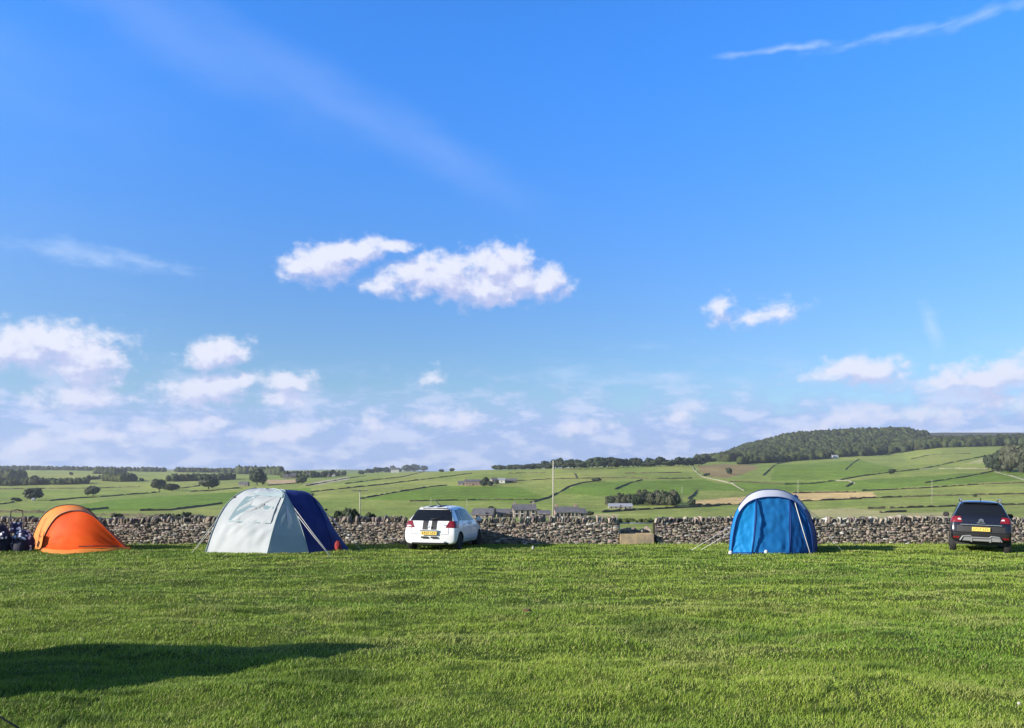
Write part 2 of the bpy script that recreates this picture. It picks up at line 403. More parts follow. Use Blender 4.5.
# ------------------------------------------------------------------ main dry stone wall
def stone_batch(cs, sizes, rots, jit=.10):
    """irregular rounded blocks: centres n x 3, half sizes n x 3, rot about y (lean in the wall plane) n"""
    bm = bmesh.new(); bmesh.ops.create_cube(bm, size=2.0)
    bmesh.ops.bevel(bm, geom=list(bm.edges), offset=.22, segments=1, affect='EDGES'); bmesh.ops.triangulate(bm, faces=bm.faces)
    bv = np.array([v.co[:] for v in bm.verts]); bf = np.array([[v.index for v in f.verts] for f in bm.faces]); bm.free()
    n = len(cs); k = len(bv)
    V = np.repeat(bv[None], n, 0) + rng.normal(0, jit, (n, k, 3))
    V *= sizes[:, None, :]
    c, s = np.cos(rots)[:, None], np.sin(rots)[:, None]
    x = V[..., 0] * c + V[..., 2] * s; z = -V[..., 0] * s + V[..., 2] * c
    V = np.stack([x, V[..., 1], z], -1) + cs[:, None, :]
    Fc = (bf[None] + (np.arange(n) * k)[:, None, None]).reshape(-1, 3)
    base = rng.uniform(.17, .36, (n, 1)) * np.array([[1.0, .86, .70]]) * rng.uniform(.93, 1.07, (n, 3))
    lich = rng.random(n) < .05; base[lich] = rng.uniform(.38, .50, (lich.sum(), 1)) * np.array([[1, .98, .88]])
    dk = rng.random(n) < .10; base[dk] = rng.uniform(.07, .12, (dk.sum(), 1)) * np.array([[1, .93, .83]])
    return V.reshape(-1, 3), Fc, np.repeat(base, k, 0)
WY, WT, WH = 29.35, .26, .86
def wall_piece(x0, x1, label):
    root = empty('dry_stone_wall', (0, 0, 0), 0, label, 'stone wall', 'the two lengths of dry stone wall along the field')
    cs, sz, rt = [], [], []
    z = 0; base = -SLOPE * WY - .06
    while z < WH:
        ch = random.uniform(.035, .080)
        for side in (-1, 1):
            x = x0 + random.uniform(0, .1)
            while x < x1:
                w = random.uniform(.06, .26) * (.8 + ch * 3)
                w = min(w, x1 - x + .02)
                if w < .04: break
                off = WT * (1 - .28 * z / WH)
                cs.append((x + w / 2, WY + side * (off - .05) + random.uniform(-.03, .025), base + z + ch / 2 + random.uniform(-.012, .012) + .03 * math.sin(x * .9)))
                sz.append((w / 2 * .99, .085, ch / 2 * 1.02)); rt.append(random.gauss(0, .06)); x += w
        z += ch * .97
    V, Fc, C = stone_batch(np.array(cs), np.array(sz), np.array(rt))
    core = MB(); core.box(((x0 + x1) / 2, WY, base + WH / 2 - .02), (x1 - x0 - .12, WT * 1.36, WH - .05))
    n = len(V); V = np.concatenate([V, np.array(core.v)]); q = np.array(core.f) + n
    Fc = np.concatenate([Fc, q[:, [0, 1, 2]], q[:, [0, 2, 3]]]); C = np.concatenate([C, np.full((8, 3), .13)])
    me = mesh_np('wall_face', V, Fc, M['stone']); set_tint(me, C); link('wall_face', me, root)
    cs, sz, rt = [], [], []; x = x0 + .03
    while x < x1 - .05:
        t = random.uniform(.045, .11); hh = random.uniform(.19, .28) / 2
        gap = 0 if random.random() > .05 else .1
        cs.append((x + t / 2, WY + random.uniform(-.03, .03), base + WH + hh * .85 + .03 * math.sin(x * .9))); sz.append((t / 2, random.uniform(.16, .23), hh))
        rt.append(random.gauss(.22, .2)); x += t * 1.12 + gap
    V, Fc, C = stone_batch(np.array(cs), np.array(sz), np.array(rt), .16)
    me = mesh_np('coping', V, Fc, M['stone']); set_tint(me, C); link('coping', me, root)
GX0, GX1 = gx(618, WY).x, gx(654.5, WY).x
wall_piece(-34, GX0, 'long dry stone wall running behind the orange tent and white hatchback up to the gap')
wall_piece(GX1, 34, 'dry stone wall with upright coping running behind the blue tent and dark car')

# trough, rail, post and rubble in the gap
zb = -SLOPE * WY
gw = GX1 - GX0
t = empty('stone_trough', ((GX0 + GX1) / 2 - .03, WY - .15, zb), 0, 'long buff stone trough set low in the gap of the dry stone wall', 'trough')
m = MB(); hw = gw / 2 - .06
m.box((0, -.22, .22), (hw * 2, .09, .40)); m.box((0, .22, .22), (hw * 2, .09, .40)); m.box((-hw + .045, 0, .218), (.09, .346, .395)); m.box((hw - .045, 0, .218), (.09, .346, .395)); m.box((0, 0, .04), (hw * 2 - .18, .346, .08))
m.build('basin', M['trough'], t, bevel=.012)
m = MB(); m.box((0, 0, .33), (hw * 2 - .2, .34, .01)); m.build('water', mat('trough_water', (.03, .05, .05), .05, spec=.8), t)
p = empty('gate_post', (GX1 - .06, WY - .2, zb), 0, 'short dark upright stone post beside the trough at the end of the gap', 'post')
MB().box((0, 0, .42), (.1, .12, .84), taper=.9).build('post_shaft', M['fieldwall'], p, bevel=.01)
r = empty('gap_rail', ((GX0 + GX1) / 2, WY + .05, zb), 0, 'pale horizontal metal rail spanning the wall gap above the trough', 'rail')
m = MB(); m.tube([(-gw / 2 - .02, 0, .80), (0, 0, .79), (gw / 2 + .02, 0, .80)], .022); m.build('rail_tube', M['metal'], r, True)
m = MB(); m.tube([(-gw / 2 + .06, 0, -.05), (-gw / 2 + .06, 0, .775)], .02); m.build('upright', M['metal'], r, True)
cs = np.array([(random.uniform(GX0 + .1, GX1 - .15), WY + random.uniform(.35, .75), zb + random.uniform(0, .5)) for _ in range(46)])
cs[:, 2] *= 1; sz = rng.uniform(.05, .13, (46, 3)); V, Fc, C = stone_batch(cs, sz, rng.normal(0, .5, 46), .2)
me = mesh_np('stone_rubble', V, Fc, M['stone']); set_tint(me, C); tag(link('stone_rubble', me), 'loose heap of tumbled wall stones just behind the stone trough', 'rubble', kind='stuff')

# ------------------------------------------------------------------ cars
def tmp_eval(o, mods):
    for f in mods: f(o)
    bpy.context.view_layer.update()
    dg = bpy.context.evaluated_depsgraph_get()
    me = bpy.data.meshes.new_from_object(o.evaluated_get(dg)); return me
def car_body(stations, wheels, wr, arch_x, body_mat, wid, crease=None):
    """stations: rings of half-section points (x,y,z) bottom centre to top centre. returns mesh + bvh"""
    K = len(stations[0]); rings = []
    for st in stations:
        rings.append([(x, y, z) for x, y, z in st] + [(-x, y, z) for x, y, z in reversed(st[1:-1])])
    n = len(rings[0]); V = [p for r_ in rings for p in r_]; Fc = []
    for i in range(len(rings) - 1):
        for k in range(n): Fc.append((i * n + k, i * n + (k + 1) % n, (i + 1) * n + (k + 1) % n, (i + 1) * n + k))
    for end, dy in ((0, -.035), (len(rings) - 1, .05)):
        st = stations[end]; cen = {}
        for k in range(1, K - 1):
            x, y, z = st[k]; cen[k] = len(V); V.append((0, y + dy, z))
        o = end * n; L_ = lambda k: o + k; Rr = lambda k: o + (n - k) % n
        for k in range(K - 1):
            ck = cen.get(k, o + k); ck1 = cen.get(k + 1, o + k + 1)
            if k == 0: Fc.append((L_(0), L_(1), ck1)); Fc.append((L_(0), ck1, Rr(1)))
            elif k == K - 2: Fc.append((ck, L_(k), L_(K - 1))); Fc.append((ck, L_(K - 1), Rr(k)))
            else: Fc.append((ck, L_(k), L_(k + 1), ck1)); Fc.append((Rr(k), ck, ck1, Rr(k + 1)))
    me = mesh_np('tmp', V, Fc, [body_mat, M['black']], True)
    bm = bmesh.new(); bm.from_mesh(me); bmesh.ops.recalc_face_normals(bm, faces=bm.faces); bm.to_mesh(me); bm.free()
    o = link('tmp_body', me)
    def sub(o):
        s = o.modifiers.new('s', 'SUBSURF'); s.levels = 3; s.render_levels = 3
    m1 = tmp_eval(o, [sub]); bpy.data.objects.remove(o)
    o = link('tmp_body', m1)
    cut = MB()
    for wy in wheels:
        for sx in (-1, 1): cut.lathe([(wr + .055, -.17), (wr + .055, .17)], (sx * (arch_x), wy, wr - .01), (1, 0, 0), 32)
    co = cut.build('tmp_cut', M['black'])
    def boo(o):
        b = o.modifiers.new('b', 'BOOLEAN'); b.object = co; b.operation = 'DIFFERENCE'; b.solver = 'EXACT'
    m2 = tmp_eval(o, [boo]); bpy.data.objects.remove(o); bpy.data.objects.remove(co)
    if len(m2.materials) < 2: m2.materials.append(M['black'])
    for p_ in m2.polygons:
        c = p_.center; dark = False
        for wy in wheels:
            if abs(abs(c.x) - arch_x) < .175 and math.hypot(c.y - wy, c.z - wr + .01) < wr + .058: dark = True
        p_.material_index = 1 if dark else 0
    m1b = bmesh.new(); m1b.from_mesh(m1); bvh = BVHTree.FromBMesh(m1b); m1b.free()
    return m2, bvh
def decal(bvh, corners, d, n=(10, 8), off=.006, thick=.0):
    d = Vector(d).normalized(); c = [Vector(q) for q in corners]; V, Fc = [], []; idx = {}
    for i in range(n[0] + 1):
        for j in range(n[1] + 1):
            u, v = i / n[0], j / n[1]
            p_ = (c[0] * (1 - u) + c[1] * u) * (1 - v) + (c[3] * (1 - u) + c[2] * u) * v
            h = bvh.ray_cast(p_ - d * 1.0, d, 4)
            if h[0] is None: continue
            nn = h[1] if h[1].dot(d) < 0 else -h[1]
            idx[i, j] = len(V); V.append(h[0] + nn * off)
    for i in range(n[0]):
        for j in range(n[1]):
            q = [(i, j), (i + 1, j), (i + 1, j + 1), (i, j + 1)]
            if all(k in idx for k in q): Fc.append(tuple(idx[k] for k in q))
    return V, Fc
def put(name, bvh, corner_sets, d, m_, parent, n=(10, 8), off=.006):
    mb = MB()
    for cc in corner_sets:
        v, f = decal(bvh, cc, d, n, off); mb.add(v, f)
    me = mesh_np(name, mb.v, mb.f, m_, True)
    return link(name, me, parent)
def rear(x0, x1, z0, z1, x0t=None, x1t=None, y=-.3):
    x0t = x0 if x0t is None else x0t; x1t = x1 if x1t is None else x1t
    return [(x0, y, z0), (x1, y, z0), (x1t, y, z1), (x0t, y, z1)]
def side(s, y0, y1, z0, z1, y0t=None, y1t=None):
    y0t = y0 if y0t is None else y0t; y1t = y1 if y1t is None else y1t; x = 1.3 * s
    return [(x, y0, z0), (x, y1, z0), (x, y1t, z1), (x, y0t, z1)]
def wheel(parent, x, y, r_, s):
    w = empty('wheel', (0, 0, 0), 0, None, None); w.parent = parent
    mb = MB(); mb.lathe([(r_ * .62, -.09), (r_ * .93, -.10), (r_, -.075), (r_, .075), (r_ * .93, .10), (r_ * .62, .09)], (x, y, r_), (1, 0, 0), 32); mb.build('tyre', M['rubber'], w, True)
    mb = MB(); mb.lathe([(r_ * .60, -.06), (r_ * .63, .085), (r_ * .55, .07), (r_ * .52, .03), (.03, .03)], (x, y, r_), (s, 0, 0), 32)
    for k in range(5):
        a = k * 2 * math.pi / 5; q = Matrix.Rotation(a, 3, 'X')
        mb.box(Vector((x + s * .055, y, r_)) + q @ Vector((0, 0, r_ * .3)), (.03, .07, r_ * .52), q)
    mb.build('rim', M['rim'], w)
def plate(parent, y, z, w, h, tilt=0):
    pl = MB().box((0, y, z), (w, .012, h)).build('number_plate', M['plate'], parent)
    mb = MB(); x = -w * .42
    for k in range(7):
        cw = w * .085
        if k == 4: x += w * .06
        # worn characters, illegible at this distance
        mb.box((x + cw * .15, y - .008, z), (cw * .22, .004, h * .62)); mb.box((x + cw * .62, y - .008, z + h * (.2 if k % 2 else -.18)), (cw * .3, .004, h * .2))
        x += w * .118
    mb.build('plate_lettering', M['black'], pl)

def hatchback():
    root = empty('parked_car', gx(430.5, 25.5) + Vector((0, 0, .02)), R(-13), 'white hatchback with two black racing stripes and yellow plate parked by the wall', 'car')
    root.location.z = fz(root.location.x, 26.5) + .01; root.location.x -= .06; root.scale = (1.05, 1, 1)
    # the field slopes down along the car
    root.rotation_euler = (-.04, 0, R(-13))
    def st(yb, ym, ybelt, yroof, w, wroof, zbelt, zroof, zb=.19, zm=.58):
        return [(0, yb, zb), (w * .90, yb, zb), (w * 1.03, yb, zb + .12), (w * 1.03, ym, zm), (w * .985, ybelt, zbelt - .1), (w * .93, ybelt + (yroof - ybelt) * .1, zbelt), (wroof * 1.03, yroof - (yroof - ybelt) * .18, zroof - .10), (wroof * .90, yroof, zroof), (0, yroof, zroof + .035)]
    S = [st(.10, .04, .14, .52, .79, .54, .97, 1.40, .22), st(.16, .10, .18, .60, .84, .57, .97, 1.43), st(.55, .55, .50, .85, .855, .59, .97, 1.46),
         st(1.1, 1.1, 1.1, 1.25, .86, .60, .96, 1.485), st(1.7, 1.7, 1.7, 1.75, .86, .60, .95, 1.49), st(2.2, 2.2, 2.25, 2.2, .86, .59, .94, 1.45),
         st(2.55, 2.55, 2.75, 2.42, .86, .575, .93, 1.36), st(2.85, 2.85, 3.0, 2.98, .85, .60, .88, 1.0), st(3.2, 3.2, 3.25, 3.25, .84, .58, .83, .93, .24), st(3.55, 3.58, 3.5, 3.5, .78, .50, .74, .82, .26), st(3.64, 3.68, 3.58, 3.56, .68, .42, .66, .72, .30)]
    me, bvh = car_body(S, (.62, 3.0), .30, .80, M['white_paint'], .86)
    body = link('body', me, root)
    put('rear_window', bvh, [rear(-.70, .70, .99, 1.36, -.57, .57)], (0, 1, 0), M['glass'], root, (24, 10), .008)
    put('racing_stripe', bvh, [rear(-.245, -.065, .70, 1.025)], (0, 1, 0), M['black'], root, (6, 20), .007)
    put('racing_stripe', bvh, [rear(.045, .225, .70, 1.025)], (0, 1, 0), M['black'], root, (6, 20), .007)
    for a, b in ((-.235, -.075), (.06, .22)):
        put('roof_stripe', bvh, [[(a, .50, 2), (b, .50, 2), (b, 2.2, 2), (a, 2.2, 2)]], (0, 0, -1), M['black'], root, (4, 24), .007)
    for s in (-1, 1):
        tl = put('tail_light', bvh, [[(s * .66, -.2, .77), (s * .96, .2, .76), (s * .93, .4, .99), (s * .76, -.1, .98)]], (-s * .45, .9, 0), M['red_light'], root, (10, 10), .015)
        if s < 0: put('indicator_lens', bvh, [[(s * .76, -.2, .80), (s * .84, 0, .80), (s * .84, 0, .84), (s * .77, -.1, .84)]], (-s * .45, .9, 0), M['clear_light'], tl, (5, 4), .02)
        sw = [side(s, .62, 1.02, 1.00, 1.36, .78, 1.08), side(s, 1.10, 1.72, .99, 1.40, 1.15, 1.70), side(s, 1.80, 2.66, .985, 1.385, 1.78, 2.22)]
        for q in sw: put('side_window', bvh, [q], (-s, 0, 0), M['glass'], root, (10, 8), .007)
        for q in (side(s, 1.74, 1.755, .36, .98), side(s, .98, .995, .66, .98), side(s, 2.72, 2.735, .40, .92), side(s, 1.0, 2.72, .36, .375)): put('door_gap', bvh, [q], (-s, 0, 0), M['dark_line'], root, (12, 12), .004)
        for yy in (1.13, 1.86):
            MB().box((s * .865, yy, .87), (.03, .16, .03)).build('door_handle', M['white_paint'], root, bevel=.008)
        mm = MB().box((s * .96, 2.52, 1.02), (.2, .1, .14)).build('wing_mirror', M['white_paint'], root, bevel=.03)
        put('headlight', bvh, [[(s * .55, 3.9, .62), (s * .8, 3.8, .64), (s * .8, 3.6, .80), (s * .58, 3.75, .78)]], (0, -1, 0), M['clear_light'], root, (8, 6), .01)
        for yy in (.62, 3.0): wheel(root, s * .755, yy, .30, s)
    put('windscreen', bvh, [[(-.62, 4, 1.0), (.62, 4, 1.0), (.54, 4, 1.36), (-.54, 4, 1.36)]], (0, -1, 0), M['glass'], root, (14, 8), .007)
    for q in (rear(-.60, .60, .555, .567), rear(-.625, -.612, .56, .95), rear(.612, .625, .56, .95)): put('tailgate_gap', bvh, [q], (0, 1, 0), M['dark_line'], root, (20, 14), .004)
    put('bumper_insert', bvh, [rear(-.60, .60, .225, .275)], (0, 1, 0), M['black'], root, (20, 4), .008)
    mb = MB().box((0, .015, .665), (.62, .06, .05)); mb.build('plate_lamp_bar', M['chrome'], root, bevel=.01)
    plate(root, -.012, .59, .52, .115)
    for x in (-.16, .16): MB().box((x, .02, .45), (.22, .03, .06)).build('bumper_vent', M['black'], root, bevel=.01)
    mb = MB().lathe([(.035, 0), (.04, .012), (.02, .015)], (-.005, .03, .80), (0, -1, .1), 16); mb.build('tailgate_badge', M['chrome'], root)
    MB().box((.42, .04, .90), (.16, .012, .022)).build('model_badge', M['chrome'], root)
    MB().tube([(.0, .16, 1.05), (.18, .20, 1.06), (.42, .27, 1.10)], .012).build('rear_wiper', M['black'], root, True)
    MB().tube([(.16, .75, 1.49), (.08, .62, 1.60), (.0, .48, 1.70)], .016).build('roof_aerial', M['silver'], root, True)
    sp = MB().box((0, .50, 1.43), (.92, .14, .022)); sp.build('roof_spoiler', M['white_paint'], root, bevel=.012)
    MB().tube([(.5, -.01, .30), (.5, .2, .30)], .03).build('exhaust_pipe', M['chrome'], root, True)
    MB().box((0, 1.8, .24), (1.45, 3.0, .1)).build('underbody', M['black'], root)
hatchback()

def suv():
    a = R(-29)
    root = empty('parked_car', gx(980.5, 24.3), a, 'dark navy crossover car with silver rear skid plate and roof rails parked facing the wall', 'car')
    root.location.z = fz(root.location.x, 25.5) + .01; root.rotation_euler = (-.036, .018, a); root.scale = (.945, 1, 1.05)
    def st(yb, ym, ybelt, yroof, w, wroof, zbelt, zroof, zb=.30, zm=.66):
        return [(0, yb, zb), (w * .88, yb, zb), (w * .99, yb, zb + .12), (w, ym, zm), (w * .985, ybelt, zbelt - .12), (w * .93, ybelt + (yroof - ybelt) * .1, zbelt), (wroof * 1.04, yroof - (yroof - ybelt) * .2, zroof - .10), (wroof * .90, yroof, zroof), (0, yroof, zroof + .03)]
    S = [st(.10, .03, .14, .46, .84, .58, 1.10, 1.53, .42), st(.16, .10, .18, .54, .89, .61, 1.10, 1.57, .36), st(.6, .6, .5, .8, .905, .63, 1.09, 1.60),
         st(1.2, 1.2, 1.2, 1.25, .90, .64, 1.07, 1.62), st(1.8, 1.8, 1.8, 1.8, .90, .64, 1.06, 1.62), st(2.4, 2.4, 2.4, 2.35, .90, .63, 1.05, 1.58),
         st(2.8, 2.8, 2.95, 2.62, .90, .61, 1.04, 1.49), st(3.1, 3.1, 3.25, 3.2, .89, .66, 1.0, 1.13), st(3.5, 3.5, 3.5, 3.5, .88, .64, .96, 1.07), st(3.95, 4.0, 3.9, 3.9, .82, .56, .86, .95, .36), st(4.07, 4.12, 4.0, 3.98, .72, .46, .74, .80, .42)]
    me, bvh = car_body(S, (.72, 3.3), .34, .84, M['navy_paint'], .9)
    link('body', me, root)
    put('rear_window', bvh, [rear(-.70, .70, 1.17, 1.49, -.60, .60)], (0, 1, 0), M['glass'], root, (24, 10), .008)
    put('bumper_band', bvh, [rear(-.70, .70, .66, .86)], (0, 1, 0), M['black'], root, (22, 8), .009)
    put('lower_bumper', bvh, [rear(-.86, .86, .40, .64)], (0, 1, 0), M['black'], root, (22, 8), .007)
    for s in (-1, 1):
        tl = put('tail_light', bvh, [[(s * .66, -.2, .95), (s * .98, .1, .94), (s * .96, .4, 1.11), (s * .70, -.1, 1.12)]], (-s * .35, .93, 0), M['red_light'], root, (10, 8), .015)
        put('reverse_lens', bvh, [[(s * .69, -.2, 1.02), (s * .73, 0, 1.02), (s * .73, 0, 1.06), (s * .71, -.1, 1.06)]], (-s * .35, .93, 0), M['clear_light'], tl, (5, 4), .02)
        put('reflector', bvh, [rear(s * .62, s * .80, .47, .52)], (0, 1, 0), M['red_light'], root, (5, 3), .012)
        for q in [side(s, .62, 1.02, 1.13, 1.47, .78, 1.08), side(s, 1.12, 1.82, 1.12, 1.52, 1.16, 1.80), side(s, 1.92, 2.86, 1.11, 1.50, 1.90, 2.36)]:
            put('side_window', bvh, [q], (-s, 0, 0), M['glass'], root, (10, 8), .007)
        put('side_cladding', bvh, [side(s, 1.15, 2.9, .36, .52)], (-s, 0, 0), M['black'], root, (20, 4), .008)
        for q in (side(s, 1.86, 1.875, .5, 1.1), side(s, 1.05, 1.065, .8, 1.1)): put('door_gap', bvh, [q], (-s, 0, 0), M['black'], root, (12, 12), .004)
        for yy in (1.2, 2.02): MB().box((s * .91, yy, .99), (.03, .18, .03)).build('door_handle', M['navy_paint'], root, bevel=.008)
        MB().box((s * 1.0, 2.66, 1.14), (.2, .11, .16)).build('wing_mirror', M['black'], root, bevel=.03)
        MB().tube([(s * .57, .62, 1.60), (s * .59, .75, 1.655), (s * .60, 1.5, 1.675), (s * .59, 2.2, 1.65), (s * .57, 2.35, 1.60)], .025).build('roof_rail', M['silver'], root, True)
        put('headlight', bvh, [[(s * .5, 4.4, .72), (s * .82, 4.3, .74), (s * .82, 4.1, .86), (s * .55, 4.3, .85)]], (0, -1, 0), M['clear_light'], root, (8, 6), .01)
        for yy in (.72, 3.3): wheel(root, s * .79, yy, .34, s)
    put('windscreen', bvh, [[(-.66, 4.6, 1.12), (.66, 4.6, 1.12), (.58, 4.6, 1.5), (-.58, 4.6, 1.5)]], (0, -1, 0), M['glass'], root, (14, 8), .007)
    # silver skid plate: a frame with three openings
    mb = MB()
    pts = [(-.60, .40), (-.52, .53), (-.30, .55), (-.24, .50), (.24, .50), (.30, .55), (.52, .53), (.60, .40)]
    mb.tube([(x, .0, z) for x, z in pts], .024, 8); mb.box((-.27, .02, .44), (.05, .03, .14)); mb.box((.27, .02, .44), (.05, .03, .14)); mb.box((0, .045, .435), (1.1, .03, .07)); mb.box((-.41, .03, .49), (.22, .02, .06)); mb.box((.41, .03, .49), (.22, .02, .06))
    mb.build('skid_plate', M['silver'], root)
    plate(root, -.015, .755, .52, .115)
    MB().box((0, .015, .885), (1.2, .03, .02)).build('tailgate_strip', M['chrome'], root)
    mb = MB()
    for dz in (0, .045):
        for s in (-1, 1): mb.box((s * .035, .035, 1.0 + dz), (.085, .02, .022), Matrix.Rotation(s * R(28), 3, 'Y'))
    mb.build('chevron_badge', M['chrome'], root)
    mb = MB()
    for k in range(7): mb.box((-.11 + k * .036, .025, .945), (.02, .012, .026))
    mb.build('lettering_badge', M['chrome'], root)
    MB().tube([(0, .24, 1.19), (.2, .27, 1.2), (.4, .33, 1.22)], .012).build('rear_wiper', M['black'], root, True)
    mb = MB(); mb.tube([(0, .66, 1.62), (0, .60, 1.70)], .016); mb.build('roof_aerial', M['black'], root, True)
    MB().box((0, .42, 1.555), (1.05, .16, .03)).build('roof_spoiler', M['navy_paint'], root, bevel=.012)
    MB().box((0, 2.0, .33), (1.5, 3.3, .12)).build('underbody', M['black'], root)
suv()

# ------------------------------------------------------------------ tents
def sheet(ca, cb, nu=24, nv=14, sag=.03, wr=.012, seed=0, amp_dir=None):
    """cloth between two curves (lists of 3-D points): ruled, sagging inwards between poles, with stress folds"""
    A = interp_curve(ca, nu) if len(ca) != nu else ca; B = interp_curve(cb, nu) if len(cb) != nu else cb
    P = np.array([[A[i].lerp(B[i], j / (nv - 1)) for j in range(nv)] for i in range(nu)])
    du = np.gradient(P, axis=0); dv = np.gradient(P, axis=1); n = np.cross(du, dv); n /= np.linalg.norm(n, axis=-1, keepdims=True) + 1e-9
    u = np.linspace(0, 1, nu)[:, None]; v = np.linspace(0, 1, nv)[None]
    bell = np.sin(math.pi * v) ** .8 * np.sin(math.pi * np.clip(u, 0, 1)) ** .3
    wrk = (fbm(u * 7 + v * 3 + seed, v * 9 - u * 4 + seed, 3, seed + 3) - .5) * 2
    P = P + n * (-(sag * bell) + wr * wrk * np.minimum(1, 4 * bell))[..., None]
    idx = np.arange(nu * nv).reshape(nu, nv)
    Fc = [(idx[i, j], idx[i, j + 1], idx[i + 1, j + 1], idx[i + 1, j]) for i in range(nu - 1) for j in range(nv - 1)]
    return P.reshape(-1, 3), Fc
def cloth(name, ca, cb, m_, parent, **k):
    v, f = sheet(ca, cb, **k); me = mesh_np(name, v, f, m_, True)
    return link(name, me, parent)
def arch(c, half, h, ax=(1, 0, 0), n=25, power=2.2, lean=(0, 0, 0)):
    """super-elliptic hoop from one foot to the other"""
    c = Vector(c); ax = Vector(ax).normalized(); lean = Vector(lean); out = []
    for i in range(n):
        t_ = math.pi * (1 - i / (n - 1)); cx_, sy = math.cos(t_), math.sin(t_)
        x = math.copysign(abs(cx_) ** (2 / power), cx_) * half; z = abs(sy) ** (2 / power) * h
        out.append(c + ax * x + Vector((0, 0, z)) + lean * (z / h))
    return out
def rope(parent, a, b, r_=.007, m_=None):
    m_ = m_ or M['rope']
    a = Vector(a); b = Vector(b); mid = (a + b) / 2 - Vector((0, 0, .02))
    g = MB().tube([a, mid, b], r_, 5).build('guy_rope', m_, parent, True)
    MB().tube([b + Vector((0, 0, -.08)), b + Vector((0, 0, .03))], .008, 5).build('tent_peg', M['metal'], g)
    return g

# orange tent: two hoops, end wall facing the camera, low tail
def orange_tent():
    root = empty('orange_tent', (0, 0, 0), 0, 'small bright orange two-hoop dome tent at the wall beside camping bags', 'tent')
    g = lambda px, Y: Vector(((px - CX) / F * Y, Y, fz((px - CX) / F * Y, Y) - .02))
    def hoop(pxl, pxr, Y, pts):
        """pts: (px,py) outline between the feet"""
        c = [g(pxl, Y)] + [W(a, b, Y) for a, b in pts] + [g(pxr, Y)]; return interp_curve(c, 29)
    h2 = hoop(41, 130, 25.2, [(46, 533), (56, 518), (66, 512.5), (76, 511), (86, 512.5), (97, 519), (110, 532), (121, 543)])
    h1 = hoop(31, 113, 26.5, [(35, 531), (43, 516), (54, 508), (65, 505.2), (77, 505.5), (87, 509), (96, 517), (105, 529), (110, 540)])
    h0 = [Vector((p_.x * .93 - 1.2, p_.y + .9, -.04 * (p_.y + .9) + max(0, (p_.z + .04 * p_.y)) * .72)) for p_ in h1]
    for i, p_ in enumerate(h0): pass
    end = [Vector((p_.x + .05, p_.y + .7, -.04 * p_.y - .05)) for p_ in h0]
    cloth('flysheet', h2, h1, M['orange_pale'], root, sag=.05, wr=.015, seed=2)  # sunlit band between the hoops painted in with the lighter orange
    cloth('rear_flysheet', h1, h0, M['orange_tex'], root, sag=.03, seed=4); cloth('rear_end', h0, end, M['orange_tex'], root, sag=-.06, seed=5)
    # end wall bulging towards the camera
    base = []
    for i, p_ in enumerate(h2):
        s = i / 28; x = p_.x; 
        y = 25.2 - .75 * math.sin(math.pi * s) ** .6
        x = h2[0].x + (h2[-1].x - h2[0].x) * s
        base.append(Vector((x, y, fz(x, y) + .10)))
    cloth('end_wall', h2, base, M['orange_tex'], root, sag=-.12, wr=.02, seed=9, nv=18)
    skirt = [Vector((b.x, b.y - .14, b.z - .12)) for b in base]
    cloth('ground_skirt', base, skirt, M['orange_pale'], root, sag=.01, wr=.02, seed=12, nv=5)
    for h in (h2, h1): MB().tube([p_ + Vector((0, -.01, .012)) for p_ in h], .018, 6).build('pole_sleeve', M['darkpole'], root, True)
    mb = MB().tube([base[16] + Vector((0, -.02, .08)), base[20] + Vector((0, -.03, .07)), base[26] + Vector((0, -.02, .03))], .018, 5); mb.build('hem_cord', M['darkpole'], root)
    MB().tube([h2[0] + Vector((.02, -.03, 0)), h2[4] + Vector((-.08, -.1, -.12))], .012, 6).build('door_zip', M['orange_pale'], root)
    rope(root, h2[26], g(136, 25.4), .005); rope(root, h1[20], g(134, 27.5), .005, M['darkrope'])
orange_tent()

